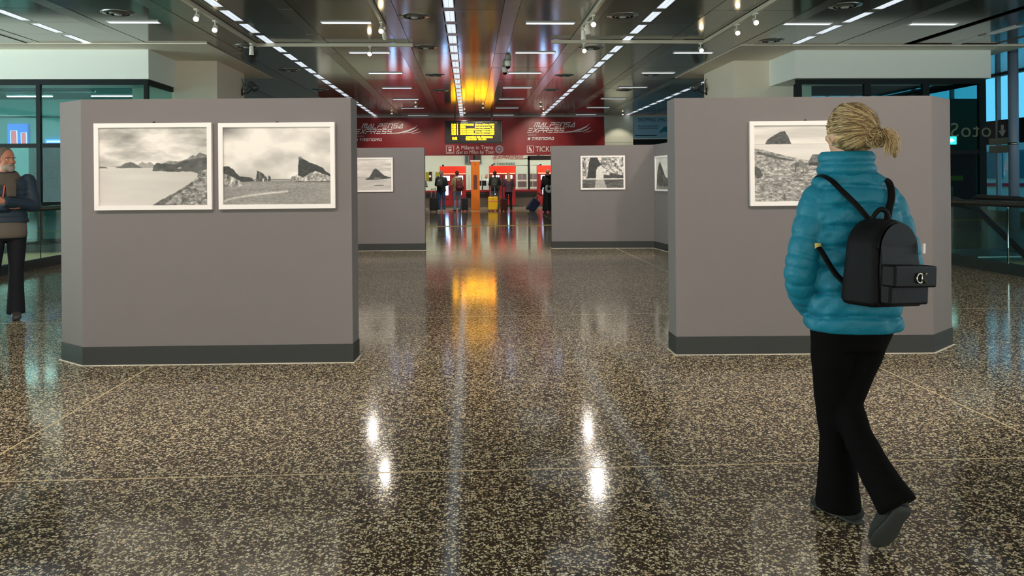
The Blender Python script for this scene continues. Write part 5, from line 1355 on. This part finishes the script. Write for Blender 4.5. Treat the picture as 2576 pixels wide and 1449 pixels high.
# hair: skull cap, loose bun, strands drawn back to the knot
def hair_mat():
    m = bpy.data.materials.new('fair_hair'); m.use_nodes = True; nt = m.node_tree; b_ = nt.nodes['Principled BSDF']; b_.inputs['Roughness'].default_value = .5
    tc = nt.nodes.new('ShaderNodeTexCoord'); mp = nt.nodes.new('ShaderNodeMapping'); mp.inputs['Rotation'].default_value = (0, math.radians(25), 0); mp.inputs['Scale'].default_value = (8, 14, 42)
    n_ = nt.nodes.new('ShaderNodeTexNoise'); n_.inputs['Scale'].default_value = 2.2; n_.inputs['Detail'].default_value = 4
    r_ = nt.nodes.new('ShaderNodeValToRGB'); e = r_.color_ramp.elements
    e[0].position = .32; e[0].color = lin((84, 64, 42)); e[1].position = .66; e[1].color = lin((214, 184, 134)); x = e.new(.48); x.color = lin((156, 128, 88))
    nt.links.new(tc.outputs['Object'], mp.inputs[0]); nt.links.new(mp.outputs[0], n_.inputs['Vector']); nt.links.new(n_.outputs['Fac'], r_.inputs[0]); nt.links.new(r_.outputs[0], b_.inputs['Base Color'])
    return m
MH = hair_mat(); MHL = mat('hair_light', (206, 176, 128), .5); MHD = mat('hair_dark', (112, 88, 58), .55); MHM = mat('hair_mid', (164, 136, 94), .5)
hs = MB()
SK = HC + Vector((.006, -.012, .016)); SR = Vector((.089, .100, .100))
hs.ball(SK, tuple(SR), 26, 18)
hs.ball(HC + Vector((.022, -.050, -.030)), (.052, .045, .046), 18, 12)
hs.build('hair', MH, wroot, voxel=.006, sm=3)
KN = HC + Vector((.080, -.105, -.012))
bn = MB(); bn.ball(KN + Vector((-.028, .012, -.018)), (.040, .034, .036), 16, 12); bn.build('hair_bun', MH, wroot, voxel=.005, sm=2)
rs = np.random.default_rng(5)
st_m = [MB(), MB(), MB()]
def onsk(az, el, lift=1.02):
    """az from +x axis counter-clockwise, el from horizontal"""
    return SK + Vector((SR.x * math.cos(el) * math.cos(az), SR.y * math.cos(el) * math.sin(az), SR.z * math.sin(el))) * lift
for i in range(900):
    # start along the front hairline and the crown, run back to the knot
    az0 = math.radians(rs.uniform(95, 205)); el0 = math.radians(rs.uniform(-12, 72)); lift = rs.uniform(.995, 1.05)
    tgt = KN + Vector((-.03, .01, -.01)) + Vector(rs.normal(0, .012, 3))
    pts = []
    a1, e1 = math.radians(-52 + rs.normal(0, 6)), math.radians(-12 + rs.normal(0, 7))
    if rs.random() < .45: az0 = math.radians(rs.uniform(200, 268)); el0 = math.radians(rs.uniform(-62, 60))
    if az0 > math.radians(180): a1 = a1 + 2 * PI
    elif rs.random() < .5 and el0 > .6: pass
    for q in range(9):
        t = q / 8; az = az0 + (a1 - az0) * t; sag = math.sin(PI * t) * .22 * (1 if el0 > 0 else .3)
        el = el0 + (e1 - el0) * t + sag
        pts.append(onsk(az, el, lift + .02 * math.sin(PI * t)))
    pts.append((pts[-1] + tgt) / 2 + Vector((.0, -.008, .0))); pts.append(tgt)
    st_m[i % 3].tube(pts, [.0005] + [.0011 + .0005 * rs.random()] * 9 + [.0006], 4)
for i in range(160):  # bun loops and loose tail
    c0 = KN + Vector((-.028, .008, -.015)); a0 = rs.uniform(0, 2 * PI); r0 = rs.uniform(.008, .036)
    Rq = Matrix.Rotation(rs.uniform(-1.2, 1.2), 3, 'Z') @ Matrix.Rotation(rs.uniform(-.9, .9), 3, 'X'); pts = [c0 + Vector((-.004, 0, 0)) + Rq @ Vector((r0 * math.cos(a0 + t) * 1.15, -.020 - .014 * math.sin(t), r0 * .75 * math.sin(a0 + t))) for t in np.linspace(0, 1.5 + rs.random(), 8)]
    st_m[i % 3].tube(pts, .0011, 4)
for nm, m_, mm in (('light', st_m[0], MHL), ('mid', st_m[1], MHM), ('dark', st_m[2], MHD)):
    tag(m_.build('hair_strands', mm, wroot, smooth=True), kind='stuff')
tl = MB()
for i in range(200):
    p0 = KN + Vector(rs.normal(0, .008, 3)); dx, dz = rs.uniform(-.006, .030), rs.uniform(-.085, -.03)
    up_ = rs.random() < .2
    c1, c2, c3 = Vector((dx * .7 + .012, -.012, .006)), Vector((dx * 1.1 + .010, -.014, dz * .35)), Vector((dx * 1.1 + rs.normal(.004, .008), -.010, dz)); tl.tube([p0 + c1 * (3 * t * (1 - t) ** 2) + c2 * (3 * t * t * (1 - t)) + c3 * t ** 3 for t in np.linspace(0, 1, 10)], [.0012] * 7 + [.001, .0008, .0004], 4)
tag(tl.build('ponytail_strands', MHL, wroot, smooth=True), kind='stuff')
tl = MB(); tl.tube([KN, KN + Vector((.022, -.012, -.0)), KN + Vector((.036, -.012, -.05)), KN + Vector((.035, -.008, -.09))], [.012, .014, .013, .004], 10); tl.build('ponytail', MH, wroot, smooth=True)
MB().tube([KN + Vector((.012 * math.cos(a), -.003, .016 * math.sin(a))) for a in np.linspace(0, 2 * PI, 14)], .005, 8).build('hair_tie', mat('tie_brown', (92, 62, 40), .7), wroot, smooth=True)
MB().ball(HC + HR @ Vector((-.079, -.008, -.045)), .005, 10, 8).build('earring', M_STEEL, wroot, smooth=True)

# ------------------------------------------------------------------ small black leather backpack
def L2W(x, y, z): p = wo + Vector((cs * x + sn * y, -sn * x + cs * y, 0)); return Vector((p.x, p.y, z))
bc = L2W(.012, -.215, 1.055)
bpk = empty('backpack', bc, WR, 'small black leather backpack with silver letter clasp on the woman in turquoise', 'backpack')
M_LE = mat('black_leather', (9, 9, 10), .5, spec=.15, bump=.12, bscale=260, noise=.1, nscale=10); M_LE2 = mat('black_leather_matte', (12, 12, 14), .6, spec=.15, bump=.12, bscale=260)
yaw_b = math.radians(30)
RB = Matrix.Rotation(yaw_b, 4, 'Z') @ Matrix.Rotation(math.radians(4), 4, 'Y')
def arch(w0, w1, h, n=20, r=None):
    """front outline, base width w0, arched top, z from 0 to h"""
    pts = [(-w0 / 2 + .012, 0), (w0 / 2 - .012, 0), (w0 / 2, .012)]
    hc_ = h - w1 / 2 * .92
    for i in range(n + 1):
        a = PI * i / n; pts.append((w1 / 2 * math.cos(a), hc_ + (h - hc_) * math.sin(a)))
    pts.append((-w0 / 2, .012)); return pts
def archbody(w0, w1, h, d0, d1, y0):
    m_ = MB(); out = arch(w0, w1, h); rings = []
    for (t, s, o) in ((0, .93, 0), (.08, .985, 0), (.2, 1, 0), (.8, 1, 0), (.92, .985, 0), (1, .93, 0)):
        cx, cz = 0, h * .45
        rings.append([(x * s, y0 - (d0 + (d1 - d0) * (z / h)) * t, cz + (z - cz) * s) for (x, z) in out])
    m_.loft(rings); return m_
Z0 = -.155
archbody(.275, .235, .305, .145, .115, .065).xform(Matrix.Translation((0, 0, Z0))).xform(RB).build('bag_body', M_LE2, bpk, smooth=True, bevel=.004)
# recessed front face with piping
fr = MB(); o1 = arch(.238, .212, .282)
fr.loft([[(x, -.068, z + Z0 + .010) for (x, z) in o1], [(x * .97, -.088 + z * .10, (z - .14) * .97 + .14 + Z0 + .010) for (x, z) in o1]]).xform(RB).build('front_panel', M_LE, bpk, smooth=False, bevel=.003)
MB().tube([(x * 1.03, -.074 + .02 * (z / .28), z * 1.01 + Z0 + .009) for (x, z) in o1[2:-1]], .0042, 8).xform(RB).build('piping', M_LE, bpk, smooth=True)
MB().tube([(x * 1.065, -.052 + .02 * (z / .28), z * 1.02 + Z0 + .009) for (x, z) in o1[6:-4]], .0022, 6).xform(RB).build('zip', mat('zip_brass', (196, 178, 110), .3, 1.0), bpk, smooth=True)
fp_ = MB(); fp_.box(-.118, .098, -.118, -.075, Z0 + .014, Z0 + .118); fp_.xform(RB).build('front_pocket', M_LE, bpk, bevel=.008)
fl2 = MB(); fl2.box(-.122, .116, -.135, -.082, Z0 + .075, Z0 + .150); fl2.xform(RB).build('pocket_flap', M_LE, bpk, bevel=.007)
lg = MB()
def arcpts(c, r, a0, a1, n=16, y=-.139): return [(c[0] + r * math.cos(a), y, c[1] + r * .95 * math.sin(a)) for a in np.linspace(a0, a1, n)]
lz = Z0 + .108
lg.tube(arcpts((.008, lz), .017, .7, 2 * PI - .7), .0028, 8)
lg.tube([(.020, -.139, lz - .017), (.020, -.139, lz + .017)], .0028, 8).tube([(.046, -.139, lz + .017), (.022, -.139, lz - .001), (.048, -.139, lz - .017)], .0028, 8)
lg.xform(RB).build('letter_clasp', mat('clasp_silver', (206, 200, 184), .22, 1.0), bpk, smooth=True)
MB().box(.106, .118, -.088, -.080, Z0 + .19, Z0 + .225).xform(RB).build('side_tag', M_FRAME, bpk)
def strap(pts, w_=.011, t=.0035, nm='strap'):
    P = [Vector(p) for p in pts]
    # Catmull-Rom
    out = []
    for i in range(len(P) - 1):
        a, b_, c, d = P[max(i - 1, 0)], P[i], P[i + 1], P[min(i + 2, len(P) - 1)]
        for q in range(8):
            t_ = q / 8; out.append(.5 * ((2 * b_) + (-a + c) * t_ + (2 * a - 5 * b_ + 4 * c - d) * t_ ** 2 + (-a + 3 * b_ - 3 * c + d) * t_ ** 3))
    out.append(P[-1])
    m_ = MB(); m_.tube(out, [(t, w_)] * len(out), 10, up=(0, 1, 0)); return m_.build(nm, M_LE, bpk, smooth=True)
o_ = Vector((.012, -.215, 1.055))
strap([Vector(p) - o_ for p in ((-.118, .06, 1.335), (-.124, -.01, 1.362), (-.115, -.09, 1.345), (-.092, -.122, 1.31), (-.042, -.142, 1.252), (-.006, -.160, 1.200), (.004, -.175, 1.175))], .013)
strap([Vector(p) - o_ for p in ((.118, .06, 1.30), (.112, -.01, 1.345), (.104, -.085, 1.335), (.095, -.125, 1.285), (.076, -.142, 1.232), (.058, -.165, 1.18))], .013)
strap([Vector(p) - o_ for p in ((-.168, -.03, 1.125), (-.158, -.10, 1.085), (-.146, -.132, 1.045), (-.124, -.155, 1.0), (-.098, -.178, .970), (-.07, -.185, .95))])
strap([Vector(p) - o_ for p in ((-.009, -.188, 1.175), (-.006, -.190, 1.205), (.018, -.192, 1.236), (.045, -.190, 1.226), (.058, -.186, 1.18))], .009, .004, 'carry_loop')
MB().box(-.012, .012, -.004, .004, -.01, .01).build('buckle', mat('buckle_brass', (190, 170, 110), .3, 1.0), bpk, loc=Vector((-.163, -.085, 1.10)) - o_)
